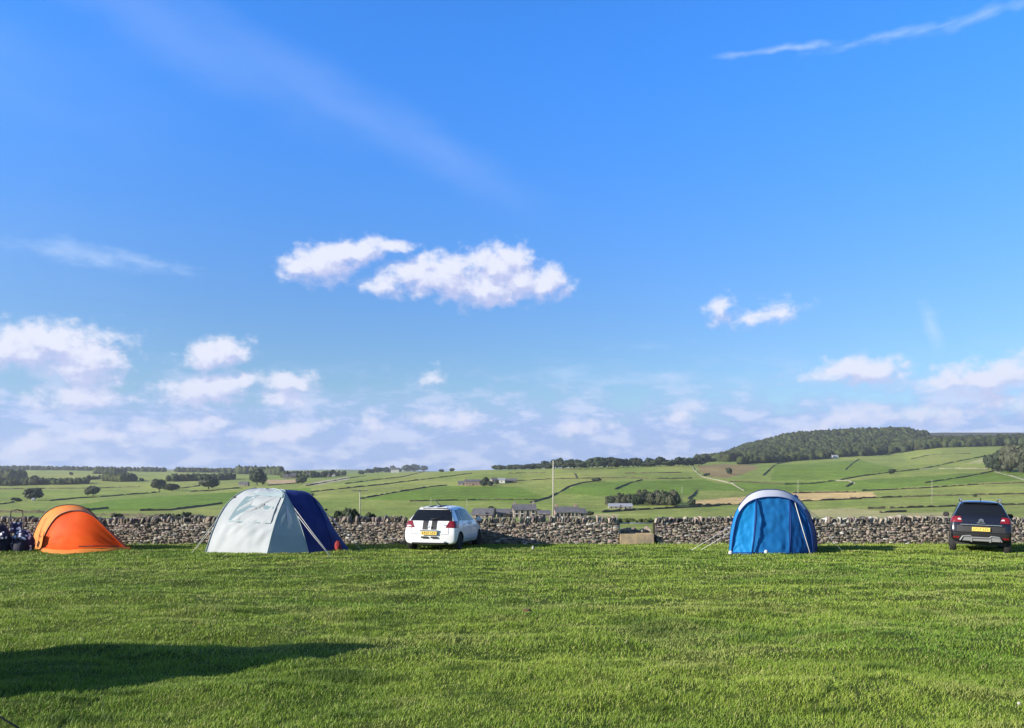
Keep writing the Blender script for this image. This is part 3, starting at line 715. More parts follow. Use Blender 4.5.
def grey_tent():
    root = empty('tunnel_tent', (0, 0, 0), 0, 'large pale grey family tent with navy sleeping section in front of the wall', 'tent')
    g = lambda px, Y: Vector(((px - CX) / F * Y, Y, fz((px - CX) / F * Y, Y) - .02))
    A = [g(205, 24.7), W(213, 530, 24.9), W(222, 511, 25.2), W(232, 499, 25.6), W(243, 491.5, 25.9), W(256, 488, 26.3)]
    B = [g(267, 24.0), W(272.5, 532, 24.3), W(278, 514, 24.7), W(284.5, 496.5, 25.1), W(280, 490.6, 25.6), W(272, 488.6, 26.3)]
    C = [g(309, 24.6), W(303, 532, 24.8), W(296, 513, 25.0), W(287, 495.5, 25.3), W(285, 491, 25.8), W(281, 489.5, 26.3)]
    D = [g(335, 25.1), W(328, 529, 25.3), W(322, 513, 25.6), W(314, 499, 26), W(309, 493.5, 26.2), W(301, 491, 26.4)]
    E = [g(350, 25.7), W(343, 541, 25.8), W(335, 530, 25.9), W(328.5, 518, 26.0), W(322, 506, 26.2), W(314, 498.5, 26.4)]
    def back(c, dx=0.0):   # the far side mirrors the near one about the ridge
        return [Vector((p_.x * (2 * 26.35 - p_.y) / p_.y + dx * (c[-1].y - p_.y), 2 * 26.35 - p_.y + .02, p_.z - .04 * (2 * (26.35 - p_.y)))) for p_ in c]
    n = 30
    def ctrl(c): return interp_curve(c, n)
    a, b, c, d, e = map(ctrl, (A, B, C, D, E))
    k = 21    # rows below the eaves
    PV, pf = sheet(a, b, sag=.035, wr=.03, seed=3, nu=n, nv=26)
    G_ = PV.reshape(n, 26, 3); nn_ = np.cross(np.gradient(G_, axis=0), np.gradient(G_, axis=1)); nn_ /= np.linalg.norm(nn_, axis=-1, keepdims=True); nn_ *= -np.sign(nn_[..., 1:2])
    # the slack cloth hangs in long diagonal folds from the upper corner
    uu, vv = np.meshgrid(np.linspace(0, 1, n), np.linspace(0, 1, 26), indexing='ij')
    dd = (uu - .1) * 1.25 - (vv - .2) * .75; env = np.clip((vv - .22) * 5, 0, 1) * np.clip((.97 - vv) * 8, 0, 1) * np.clip((.62 - uu) * 8, 0, 1) * np.clip((uu - .06) * 8, 0, 1)
    G_ = G_ + nn_ * (env * (.080 * np.sin(dd * 34 + 3.5 * uu + 2 * vv) * (.5 + .5 * np.sin(dd * 9)) + .035 * np.sin(dd * 57 + 1)))[..., None]
    fp = link('front_panel', mesh_np('front_panel', G_.reshape(-1, 3), pf, M['grey_tex'], True), root)
    cloth('side_panel', b, c, M['greyside_tex'], root, sag=.02, wr=.012, seed=6, nu=n, nv=16)
    cloth('navy_side', c, d, M['navy_tex'], root, sag=.04, wr=.02, seed=8, nu=n, nv=14)
    cloth('navy_end', d, e, M['navy_tex'], root, sag=.03, wr=.02, seed=10, nu=n, nv=10)
    ab, bb, cb, db, eb = [ctrl(back(q, dx)) for q, dx in ((A, .28), (B, 0), (C, 0), (D, -.12), (E, -.28))]
    cloth('back_panel', ab, cb, M['grey_tex'], root, sag=-.03, nu=n, nv=14); cloth('navy_back', cb, db, M['navy_tex'], root, sag=-.03, nu=n); cloth('navy_back_end', db, eb, M['navy_tex'], root, sag=-.03, nu=n)
    cloth('front_end_wall', a, ab, M['grey_tex'], root, sag=.12, nu=n, nv=14); cloth('rear_end_wall', e, eb, M['navy_tex'], root, sag=-.04, nu=n, nv=14)
    # crest strips
    for nm, u, v, uu, vv, mm in (('crest', a, b, ab, bb, 'grey_tex'), ('crest', b, c, bb, cb, 'greyside_tex'), ('crest', c, d, cb, db, 'navy_tex'), ('crest', d, e, db, eb, 'navy_tex')):
        cloth(nm, [u[-1], u[-1].lerp(v[-1], .5), v[-1]], [uu[-1], uu[-1].lerp(vv[-1], .5), vv[-1]], M[mm], root, sag=0, wr=0, nu=6, nv=4)
    # window and storm flap lie just proud of the front panel
    def onfront(s, r_, off=.03):
        i = r_ * (n - 1); j = s * 25; i0 = min(int(i), n - 2); j0 = min(int(j), 24); t_ = i - i0; q_ = j - j0
        bl = lambda X: (X[i0, j0] * (1 - t_) + X[i0 + 1, j0] * t_) * (1 - q_) + (X[i0, j0 + 1] * (1 - t_) + X[i0 + 1, j0 + 1] * t_) * q_
        return Vector(bl(G_) + bl(nn_) * off)
    def quadsheet(nm, cs, mm, off, seed, wr=.01):
        ca = [Vector(onfront(cs[0][0] + (cs[3][0] - cs[0][0]) * q / 6, cs[0][1] + (cs[3][1] - cs[0][1]) * q / 6, off)) for q in range(7)]
        cb_ = [Vector(onfront(cs[1][0] + (cs[2][0] - cs[1][0]) * q / 6, cs[1][1] + (cs[2][1] - cs[1][1]) * q / 6, off)) for q in range(7)]
        return cloth(nm, ca, cb_, mm, fp, sag=0, wr=wr, seed=seed, nu=14, nv=12)
    quadsheet('front_window', [(.20, .30), (.90, .30), (.90, .61), (.27, .62)], M['window_film'], .018, 1, .003)
    quadsheet('window_curtain', [(.40, .30), (.93, .295), (.93, .58), (.52, .60)], M['grey_tex'], .030, 7, .012)
    quadsheet('storm_flap', [(.42, .63), (.97, .575), (.985, .72), (.30, .685)], M['greyside_tex'], .035, 17, .010)
    quadsheet('window_hem', [(.20, .285), (.93, .285), (.93, .30), (.20, .30)], M['greyside_tex'], .03, 5, .002)
    for q in (a, b, c, d): MB().tube([p_ + Vector((0, -.015, .01)) for p_ in q], .014, 6).build('pole_sleeve', M['greyside_tex'] if q is not d else M['navy_tex'], root, True)
    cloth('side_vent', [c[9].lerp(b[9], .35) + Vector((0, -.05, 0)), c[14].lerp(b[14], .35) + Vector((0, -.05, 0))], [c[9].lerp(b[9], .48) + Vector((0, -.06, 0)), c[14].lerp(b[14], .48) + Vector((0, -.06, 0))], M['white_tex'], root, sag=0, wr=0, nu=6, nv=4)
    for (p_, q) in ((c[14], g(332, 23.9)), (c[11], g(331, 23.85)), (d[16], g(362, 25.6)), (e[20], g(366, 27.0)), (a[16], g(191, 24.6)), (a[22], g(196, 26.8))): rope(root, p_, q, .009)
    for p_ in (d[21], e[21], e[14], e[8], a[18]):
        MB().box(p_ + Vector((.06, -.02, .02)), (.09, .05, .07)).build('pole_clip', M['darkpole'], root, bevel=.015)
grey_tent()
rb = empty('red_bag', gx(338, 25.1), 0, 'small crumpled red bag at the foot of the navy tent end', 'bag'); rb.location.z = fz(rb.location.x, 24.9)
def blob(name, m_, parent, size, seed, amp=.18, sub=3, zoff=None, flat=.15):
    bm = bmesh.new(); bmesh.ops.create_icosphere(bm, subdivisions=sub, radius=1)
    P = np.array([v.co[:] for v in bm.verts])
    n = fbm(P[:, 0] * 1.7 + seed, P[:, 1] * 1.7 + P[:, 2] * 1.3 + seed, 4, seed)
    for v, k in zip(bm.verts, n):
        v.co *= 1 + (k - .5) * 2 * amp
        if v.co.z < -1 + flat * 3: v.co.z = -1 + flat * 3
        v.co = Vector((v.co.x * size[0], v.co.y * size[1], (v.co.z + 1 - flat * 3) * size[2]))
    me = bpy.data.meshes.new(name); bm.to_mesh(me); bm.free(); me.materials.append(m_); me.polygons.foreach_set('use_smooth', np.ones(len(me.polygons), bool))
    return link(name, me, parent)
blob('bag_body', M['redcloth'], rb, (.10, .09, .19), 4, .3)
MB().tube([(-.08, 0, .2), (-.04, -.02, .3), (.04, -.02, .3), (.08, 0, .2)], .012, 6).build('strap', M['redcloth'], rb, True)

def blue_tent():
    root = empty('pod_tent', (0, 0, 0), 0, 'rounded blue tent with white roof band and closed front door, third along the wall', 'tent')
    g = lambda px, Y: Vector(((px - CX) / F * Y, Y, fz((px - CX) / F * Y, Y) - .02))
    def hoop(l, r_, Y, pts, dz=0): return interp_curve([g(l, Y)] + [W(a, b, Y) for a, b in pts] + [g(r_, Y)], 33)
    f0 = hoop(731, 813, 23.9, [(733.5, 533), (738, 515), (747, 503.5), (759, 498.3), (772, 497), (784, 498), (796, 502.5), (805, 513), (811, 532)])
    f1 = hoop(729, 817, 24.9, [(731, 530), (736.5, 511), (747, 497), (758, 491.2), (770, 489.8), (783, 491.2), (797, 498), (808, 511), (815, 530)])
    f2 = [Vector((p_.x + .50, p_.y + 1.2, -.04 * (p_.y + 1.2) + max(0, p_.z + .04 * p_.y) * .93)) for p_ in f1]
    c2 = sum(f2, Vector()) / len(f2)
    f3 = [Vector((c2.x + .3 + (p_.x - c2.x) * .8, p_.y + .9, -.04 * (p_.y + .9) + max(0, p_.z + .04 * p_.y) * .5)) for p_ in f2]
    f4 = [Vector((c2.x + .5 + (p_.x - c2.x - .3) * .7, p_.y + .5, -.04 * p_.y - .05)) for p_ in f3]
    a0, a1 = 7, 25
    cloth('roof_band', f0[a0:a1 + 1], f1[a0:a1 + 1], M['white_tex'], root, sag=.02, wr=.006, nu=a1 - a0 + 1, nv=8)
    cloth('left_band', f0[:a0 + 1], f1[:a0 + 1], M['blue_tex'], root, sag=.01, nu=a0 + 1, nv=8)
    cloth('right_band', f0[a1:], f1[a1:], M['bluedark_tex'], root, sag=.01, nu=33 - a1, nv=8)  # same fabric as the left band, its shade painted in as dark blue
    cloth('rear_shell', f1, f2, M['bluedark_tex'], root, sag=.04, nu=33, seed=5); cloth('rear_slope', f2, f3, M['bluedark_tex'], root, sag=.02, nu=33, seed=6); cloth('rear_end', f3, f4, M['bluedark_tex'], root, sag=0, nu=33)
    # front: panels hung from the hoop down to the ground, bulging slightly
    def panel(nm, i0, i1, mm, xl, xr, seed, wr, sag):
        top = f0[i0:i1 + 1]; n_ = len(top)
        bot = []
        for k, p_ in enumerate(top):
            s = k / (n_ - 1); px = xl + (xr - xl) * s
            y = 23.9 - .28 * math.sin(math.pi * (px - 731) / 82) - .05
            bot.append(g(px, y))
        return cloth(nm, top, bot, mm, root, sag=sag, wr=wr, seed=seed, nu=n_ if n_ > 3 else 4, nv=26)
    f0 = interp_curve(f0, 65)
    def idx(px): return min(range(20, 45), key=lambda i: abs(f0[i].x / f0[i].y * F + CX - px))
    iL, iR = idx(756), idx(789)
    lp = panel('left_wall_panel', 0, iL, M['blue_tex'], 731, 752, 3, .03, -.05)
    panel('door_panel', iL, iR, M['bluedoor_tex'], 752, 789, 7, .045, -.03)
    panel('right_wall_panel', iR, 64, M['blueshade_tex'], 789, 813, 11, .03, -.05)  # shaded side painted in with the darker blue
    for i, px in ((iL, 752.0), (iR, 789.5)):
        y = 23.9 - .28 * math.sin(math.pi * (px - 731) / 82) - .12
        p0 = f0[i] + Vector((0, -.05, -.01)); p1 = g(px, y)
        m1 = p0.lerp(p1, .33) + Vector((0, -.08, 0)); m2 = p0.lerp(p1, .66) + Vector((0, -.08, 0))
        MB().tube([p0, m1, m2, p1 + Vector((0, 0, .03))], .028, 6).build('door_zip_flap', M['bluedark_tex'], root, True)
    MB().tube([p_ + Vector((0, -.02, 0)) for p_ in f0], .02, 6).build('pole_sleeve', M['bluedark_tex'], root, True)
    MB().tube([p_ + Vector((0, 0, .01)) for p_ in f1], .014, 6).build('pole_sleeve', M['bluedark_tex'], root, True)
    MB().tube([g(732, 23.85) + Vector((0, 0, .05)), g(757, 23.60) + Vector((0, 0, .05)), g(787, 23.6) + Vector((0, 0, .05)), g(812, 23.85) + Vector((0, 0, .05))], .02, 6).build('ground_hem', M['bluedark_tex'], root, True)
    for px in (730.5, 766): blob('peg_tab', M['white_tex'], root, (.06, .05, .09), 3).location = g(px, 23.6) + Vector((0, 0, 0))
    f1r = interp_curve(f1, 33)
    rope(root, f0[44], g(811, 23.3), .012); rope(root, f1r[23], g(843, 24.2), .008); rope(root, f1r[3], g(700, 25.2), .008); rope(root, f2[24], g(862, 26.6), .008)
    rope(root, f1r[4], g(690, 24.9), .008)
    MB().box(f1r[22] + Vector((.03, 0, .02)), (.14, .06, .06), Matrix.Rotation(.7, 3, 'Y')).build('vent_hood', M['bluedark_tex'], root, bevel=.015)
blue_tent()

# the tent just outside the left edge, which throws the long shadow into the foreground
def near_tent():
    bx, by = -6.5, 6.75
    root = empty('dome_tent', (bx, by, fz(bx, by)), 0, 'big grey and navy tent whose long shadow falls across the near grass', 'tent')
    ax = Vector((-.25, 1, 0)).normalized()
    hs = [arch((x, 0, -.05), hw, h, ax, 25, 1.35) for x, hw, h in ((-1.15, .9, .8), (-.6, 1.2, 1.4), (.2, 1.45, 1.98), (.75, 1.05, 1.2), (1.2, .75, .06))]
    for i in range(4): cloth('fly_section', hs[i], hs[i + 1], M['greyside_tex'] if i % 2 else M['navy_tex'], root, nu=25, seed=i)
    cloth('rear_end', [hs[0][0], hs[0][12], hs[0][-1]], [hs[0][0] + Vector((-.2, 0, 0)), Vector((-1.6, 0, -.05)), hs[0][-1] + Vector((-.2, 0, 0))], M['navy_tex'], root, nu=12)
    for i in (1, 2): MB().tube(hs[i], .015, 6).build('pole_sleeve', M['darkpole'], root, True)
    q = min((v for h in hs[:4] for v in h), key=lambda v: (v - Vector((.95, -.65, 1.0))).length)
    qw = q + root.location; qx, qy = CX + F * qw.x / qw.y, HY - F * (qw.z - EYE) / qw.y
    py = 738.0; px = qx + (12 - qx) * (py - qy) / (716 - qy); Yp = F * EYE / (py - HY - F * SLOPE)
    peg = Vector(((px - CX) / F * Yp, Yp, 0)); peg.z = fz(peg.x, peg.y)
    rope(root, q, peg - root.location, .007, M['darkrope'])
near_tent()

# ------------------------------------------------------------------ camping gear at the left edge
g0 = gx(15, 25.6)
ch = empty('camping_chair', (g0.x, g0.y, fz(g0.x, g0.y)), R(200), 'folding camping chair with black frame and dark mesh back behind the patterned bundle', 'chair')
for sx in (-.24, .24):
    MB().tube([(sx, -.22, 0), (sx * 1.0, .02, .45), (sx * 1.0, .26, .45)], .014, 6).build('leg', M['black'], ch, True)
    MB().tube([(sx, .30, 0), (sx, .05, .42), (sx * .82, -.16, .90), (sx * .68, -.24, 1.30)], .016, 6).build('back_post', M['black'], ch, True)
    MB().box((sx * 1.15, .06, .62), (.05, .40, .025)).build('armrest', M['black'], ch, bevel=.008)
MB().tube([(-.165, -.24, 1.29), (0, -.25, 1.33), (.165, -.24, 1.29)], .018, 6).build('top_rail', M['black'], ch, True)
MB().box((0, .08, .44), (.46, .42, .03)).build('seat', M['navycloth'], ch, bevel=.01)
MB().box((0, -.14, .74), (.37, .02, .40), Matrix.Rotation(R(22), 3, 'X')).build('backrest', M['check'], ch, bevel=.008)
g1 = gx(23.5, 24.9)
bd = empty('sleeping_bag', (g1.x, g1.y, fz(g1.x, g1.y) - .03), 0, 'rounded navy and white patterned bundle lying against the orange tent', 'bag')
blob('bundle', M['check'], bd, (.36, .30, .46), 8, .16); MB().tube([(-.30, -.14, .1), (-.22, -.27, .35), (0, -.33, .5), (.2, -.28, .4), (.3, -.18, .15)], .018, 6).build('strap', M['navycloth'], bd, True)
blob('dark_flap', M['navycloth'], bd, (.24, .2, .33), 15, .15).location = (.04, -.16, 0)
g2 = gx(1, 24.7)
lg = empty('holdall', (g2.x, g2.y, fz(g2.x, g2.y) - .03), 0, 'tall dark navy kit bag at the far edge beside the camping chair', 'bag')
blob('bag_body', M['navycloth'], lg, (.30, .28, .62), 21, .15); MB().tube([(-.1, -.1, .9), (-.05, -.12, 1.02), (.08, -.12, 1.02), (.12, -.1, .88)], .014, 6).build('handle', M['black'], lg, True)
blob('side_pocket', M['check'], lg, (.12, .08, .16), 5, .1).location = (.22, -.22, .45)

# small marks in the grass
s0 = gx(527, 11.3); o = blob('molehill', M['soil'], None, (.07, .06, .035), 3, .35); o.location = (s0.x, s0.y, fz(s0.x, s0.y)); tag(o, 'small reddish brown earth mound in the middle of the grass', 'molehill')
s0 = gx(533, 25.3); o = blob('stone', M['palestone'], None, (.05, .035, .13), 6, .2); o.location = (s0.x, s0.y, fz(s0.x, s0.y) - .04); tag(o, 'small pale upright stone in the grass beyond the white hatchback', 'stone')
s0 = gx(1019, 6.1); o = blob('stone', M['palestone'], None, (.014, .012, .016), 9, .3); o.location = (s0.x, s0.y, fz(s0.x, s0.y) + .02); tag(o, 'tiny whitish stone in the nearest grass, well in front of the dark car', 'stone')

# ------------------------------------------------------------------ field walls and hedges across the valley
def wall_line(pts, label, pale=False, h=1.15, w=.7, name='field_wall'):
    P = []
    for (a, b), (c, d) in zip(pts, pts[1:]):
        n = max(2, int(abs(c - a) / 3) + 1)
        for k in range(n): P.append((a + (c - a) * k / n, b + (d - b) * k / n))
    P.append(pts[-1]); P = [hit(*q) for q in P]
    P = [P[0]] + [q for k, q in enumerate(P[1:]) if (q - P[k]).length > .01]
    Q = []
    for a, b in zip(P, P[1:]):
        n = max(1, min(30, int((b - a).length / 12)))
        Q += [a.lerp(b, k / n) for k in range(n)]
    Q.append(P[-1]); V, Fc = [], []
    for i, p_ in enumerate(Q):
        d = (Q[min(i + 1, len(Q) - 1)] - Q[max(i - 1, 0)]); d.z = 0; d = d.normalized() if d.length > 1e-6 else Vector((1, 0, 0)); s = Vector((-d.y, d.x, 0)) * w / 2
        Z = Vector((0, 0, 1)); hh = h * random.choice((.3, .8, .9, 1, 1, 1.1, 1.25)) * random.uniform(.85, 1.15)
        V += [p_ - s * 1.2 - Z * 1.2, p_ - s + Z * hh * .9, p_ - s * .3 + Z * hh, p_ + s * .3 + Z * hh, p_ + s + Z * hh * .9, p_ + s * 1.2 - Z * 1.2]
        if i:
            o_ = (i - 1) * 6
            for k in range(5): Fc.append((o_ + k, o_ + k + 1, o_ + k + 7, o_ + k + 6))
    n = len(V); Fc += [(0, 1, 2, 3, 4, 5), tuple(range(n - 1, n - 7, -1))]
    o_ = link(name, mesh_np(name, V, Fc, M['palewall'] if pale else M['fieldwall']))
    # origin at its own start
    c = Q[0].copy()
    for v in o_.data.vertices: v.co -= c
    o_.location = c
    tag(o_, label, 'field wall', 'dry stone walls dividing the far pastures', 'thing')
FW = [
 ([(0, 489.3), (45, 488.7), (88, 488.5), (140, 487)], 'thin dark field wall just below the rounded tree clumps of the left distance'),
 ([(50, 501), (75, 498.5), (110, 496.5), (125, 495), (150, 493.3), (160, 492)], 'dark field wall along the top edge of the bright green pasture above the orange tent'),
 ([(0, 504.5), (14, 502.3)], 'short field wall near the frame edge below the broad left tree'),
 ([(85, 510.5), (108, 508.5)], 'short dark field wall just right of the top of the orange tent'),
 ([(0, 512.5), (45, 513), (70, 514.5), (150, 517), (205, 517.3)], 'low dark field wall right behind the coping between the orange and grey tents'),
 ([(140, 511), (168, 510.5), (190, 508), (222, 503.7)], 'dark field wall climbing to the left shoulder of the grey tent'),
 ([(181, 488.5), (200, 485.8)], 'short field wall beside the twin dark trees left of the grey tent'),
 ([(190, 491.7), (210, 491.0), (240, 487.7)], 'field wall just behind the round tree left of the grey tent top'),
 ([(268, 485.6), (298, 483.2)], 'short field wall under the tan stubble strip above the grey tent'),
 ([(306, 486), (320, 483.5), (343, 479), (366, 476)], 'field wall edging the pale field right of the grey tent top'),
 ([(345, 484), (375, 480), (402, 477), (425, 471.5)], 'field wall climbing to the skyline farmhouse trees'),
 ([(310, 492.3), (340, 489), (380, 485), (420, 480), (472, 473.5)], 'long dark field wall climbing from the grey tent to the middle skyline'),
 ([(360, 499), (390, 493.5), (430, 487), (447, 485.5)], 'dark field wall running from the crossarm pole towards the reddish farm'),
 ([(508, 473.6), (545, 472.6)], 'short field wall high on the slope above the reddish farm'),
 ([(515, 481), (555, 479), (577, 478.7), (625, 478), (650, 479), (692, 478.5)], 'long level field wall running from the reddish farm across the tall bare pole'),
 ([(530, 503), (548, 498), (562, 491), (568, 487), (580, 483.5), (597, 481)], 'curving dark field wall rising past the tall bare pole from the stone house'),
 ([(574, 473), (576.5, 478)], 'very short field wall running straight uphill right of the tall bare pole'),
 ([(615, 489.5), (630, 483), (642, 480)], 'short slanting field wall alone above the copse'),
 ([(562, 469.8), (620, 468.9)], 'faint field wall close under the skyline tree row'),
 ([(625, 473.6), (682, 472.8)], 'faint straight field wall high above the copse'),
 ([(688, 499), (693, 495.5), (697, 490.5)], 'thick dark field wall rising from the right end of the copse'),
 ([(602, 512.5), (640, 510), (720, 506)], 'dark field wall below the copse and long shed'),
 ([(730, 482), (760, 483), (785, 484.5), (810, 484), (835, 481), (860, 476.5), (890, 472.5), (915, 470), (935, 466.5), (952, 462.5), (987, 456)], 'longest field wall sweeping above the blue tent up to the dark clump of trees'),
 ([(763, 475.5), (770, 469), (775, 465)], 'steep dark field wall right of the brown heath bank'),
 ([(776, 464.3), (797, 460.5)], 'short field wall along the foot of the wooded hill'),
 ([(845, 470), (853, 463), (859, 459)], 'steep dark field wall below the small white house'),
 ([(846, 487), (853, 483)], 'tiny dark field wall above the end of the tan field'),
 ([(793, 493.3), (856, 492.4)], 'field wall along the upper edge of the tan field'),
 ([(690, 505.8), (735, 504.9), (805, 501.2), (862, 499.2)], 'field wall along the lower edge of the tan field'),
 ([(862, 491), (920, 488.5), (980, 484.5), (1040, 482.6)], 'long field wall crossing level with the tan field, above the dark car'),
 ([(850, 498.5), (880, 498), (940, 496), (1040, 493.8)], 'long field wall just above the roof of the dark car'),
 ([(868, 509), (885, 508.5)], 'short field wall low between the blue tent and the dark car'),
 ([(890, 508.5), (940, 507), (1040, 504.3)], 'field wall passing behind the roof of the dark car'),
 ([(880, 513), (906, 512)], 'lowest short field wall left of the dark car'),
 ([(925, 483), (945, 480), (965, 477), (995, 471)], 'field wall rising to the foot of the dark clump of trees'),
 ([(911, 459), (930, 455), (970, 453.5)], 'high field wall under the forest band on the right hill'),
]
for p_, l in FW: wall_line(p_, l)
FP = [
 ([(692, 464), (694, 470), (702, 477)], 'pale lane wall dropping steeply beside the brown heath bank'),
 ([(702, 477), (720, 481), (732, 484), (744, 491)], 'pale winding wall running down to the blue tent top'),
 ([(836, 481), (848, 481), (855, 484)], 'short pale wall above the end of the tan field'),
 ([(920, 469.5), (955, 468.5), (987, 469)], 'pale level wall left of the dark clump of trees'),
 ([(995, 472), (1010, 476), (1030, 482)], 'pale wall descending below the dark clump of trees'),
]
for p_, l in FP: wall_line(p_, l, True, 1.2, .8)
wall_line([(410, 501.5), (445, 500.7), (480, 500), (540, 499.7)], 'low faint wall across the pasture above the white hatchback', h=.9)

# ------------------------------------------------------------------ poles
def pole(px, top, base_py, Y, r_, name, label, m_, cross=0, group=None):
    z0 = terr(px, Y).z if base_py is None else W(px, base_py, Y).z
    x = (px - CX) / F * Y; zt = W(px, top, Y).z
    root = empty(name, (x, Y, z0), 0, label, 'pole', group); H = zt - z0
    MB().tube([(0, 0, -.3), (0, 0, H * .5), (0, 0, H)], r_, 10, r2=r_ * .7).build('pole_shaft', m_, root, True)
    if cross:
        MB().box((0, -r_ - .04, H - .25), (cross, .14, .16)).build('crossarm', M['bark'], root)
        for q in (-.46, -.05, .46): MB().lathe([(.05, 0), (.09, .05), (.05, .12), (.08, .17), (.03, .26)], (cross * q, -r_ - .04, H - .17), (0, 0, 1), 8).build('insulator', M['chrome'], root)
pole(553.3, 460.5, None, 105, .12, 'telegraph_pole', 'tall bare pale pole standing beyond the wall between hatchback and gap', M['polewood'])
pole(360, 489.5, None, 160, .13, 'telegraph_pole', 'wooden pole with wide crossarm standing beyond the wall right of the grey tent', M['polewood'], 3.2)
PT = [(431, 497, 'thin distant pole just above the left of the hatchback roof'), (467, 499, 'thin distant pole just above the right of the hatchback roof'), (682, 486.5, 'thin pale distant pole right of the copse'), (798, 479.5, 'thin distant pole above the right shoulder of the blue tent'), (932, 480, 'thin distant pole up the slope left of the dark car')]
for px, top, l in PT: pole(px, top, None, 520 if px > 600 else 420, .15, 'power_pole', l, M['polewood'], group='thin poles across the valley')

# ------------------------------------------------------------------ trees
def crown_mesh(seed, mat_, n=900, kind='round', leaf=.055):
    r_ = np.random.default_rng(seed)
    if kind == 'round': lobes = [(r_.uniform(-.24, .24), r_.uniform(-.24, .24), r_.uniform(.26, .74), r_.uniform(.17, .28)) for _ in range(11)] + [(0, 0, .48, .36)]
    elif kind == 'bush': lobes = [(r_.uniform(-.3, .3), r_.uniform(-.3, .3), r_.uniform(.25, .65), r_.uniform(.2, .32)) for _ in range(8)]
    else: lobes = [(r_.uniform(-.06, .06) * (1.2 - z), r_.uniform(-.06, .06), z, .34 * (1.08 - z) + .05) for z in np.linspace(.18, .95, 9)]
    L_ = np.array(lobes); k = r_.integers(0, len(L_), n)
    d = r_.normal(size=(n, 3)); d /= np.linalg.norm(d, axis=1, keepdims=True)
    rad = L_[k, 3] * r_.uniform(.72, 1.08, n)
    c = L_[k, :3] + d * rad[:, None]; c[:, 2] = np.clip(c[:, 2], .1, 1.02)
    u = np.cross(d, r_.normal(size=(n, 3))); u /= np.linalg.norm(u, axis=1, keepdims=True)
    d2 = d + r_.normal(0, .5, (n, 3)); v = np.cross(d2, u); v /= np.linalg.norm(v, axis=1, keepdims=True)
    s = r_.uniform(.6, 1.3, (n, 1)) * leaf
    V = np.stack([c - u * s - v * s * .7, c + u * s - v * s, c + u * s * .8 + v * s, c - u * s + v * s * .8], 1).reshape(-1, 3)
    # inner twig mass, keeps the middle of the crown from being empty
    Fc = np.arange(4 * n).reshape(n, 4)
    bm = bmesh.new()
    for x, y, z, q in lobes: bmesh.ops.create_icosphere(bm, subdivisions=2, radius=q * .80, matrix=Matrix.Translation((x, y, z)))
    P = np.array([w.co[:] for w in bm.verts]); P += r_.normal(0, .012, P.shape); T = np.array([[w.index for w in f.verts] for f in bm.faces]) + 4 * n; bm.free()
    Fq = np.concatenate([Fc[:, [0, 1, 2]], Fc[:, [0, 2, 3]], T])
    return mesh_np('crown', np.concatenate([V, P]), Fq, mat_)
def trunk_mesh(seed):
    r_ = random.Random(seed); mb = MB()
    top = Vector((r_.uniform(-.03, .03), 0, .5)); mb.tube([(0, 0, -.04), (r_.uniform(-.01, .01), 0, .2), top], .035, 8, r2=.016)
    for k in range(4):
        a = k * 1.6 + r_.random(); b = Vector((0, 0, .18 + .07 * k)); mb.tube([b, b + Vector((math.cos(a) * .12, math.sin(a) * .12, .12)), b + Vector((math.cos(a) * .22, math.sin(a) * .22, .3))], .014, 6, r2=.005)
    return mesh_np('trunk', mb.v, mb.f, M['bark'], True)
CR = {'round': [crown_mesh(s, M['leafdark']) for s in (1, 2, 3)], 'green': [crown_mesh(s, M['leaf']) for s in (4, 5)], 'bush': [crown_mesh(s, M['leafdark'], 600, 'bush', .07) for s in (6, 7, 8)],
      'olive': [crown_mesh(s, M['leafgrey']) for s in (9, 10, 11)], 'cone': [crown_mesh(s, M['leafgrey'], 700, 'cone', .045) for s in (12, 13)]}
TR = [trunk_mesh(s) for s in (1, 2, 3)]
def tree(p_, h, w, kind, label, name='tree', cat='tree', group=None):
    root = empty(name, p_, random.uniform(0, 6.28), label, cat, group)
    root.scale = (w, w, h)
    c = link('crown', random.choice(CR[kind]), root); t_ = link('trunk' if cat == 'tree' else 'stem', random.choice(TR), root)
    return root
def tree_px(px, base, hpx, wpx, kind, label, name='tree', cat='tree', group=None, Y=None):
    p_ = hit(px, base) if Y is None else terr(px, Y); s = p_.y / F
    tree(p_ - Vector((0, 0, .2)), hpx * s * 1.02, wpx * s * 1.12, kind, label, name, cat, group)
G = 'scattered trees across the pastures'
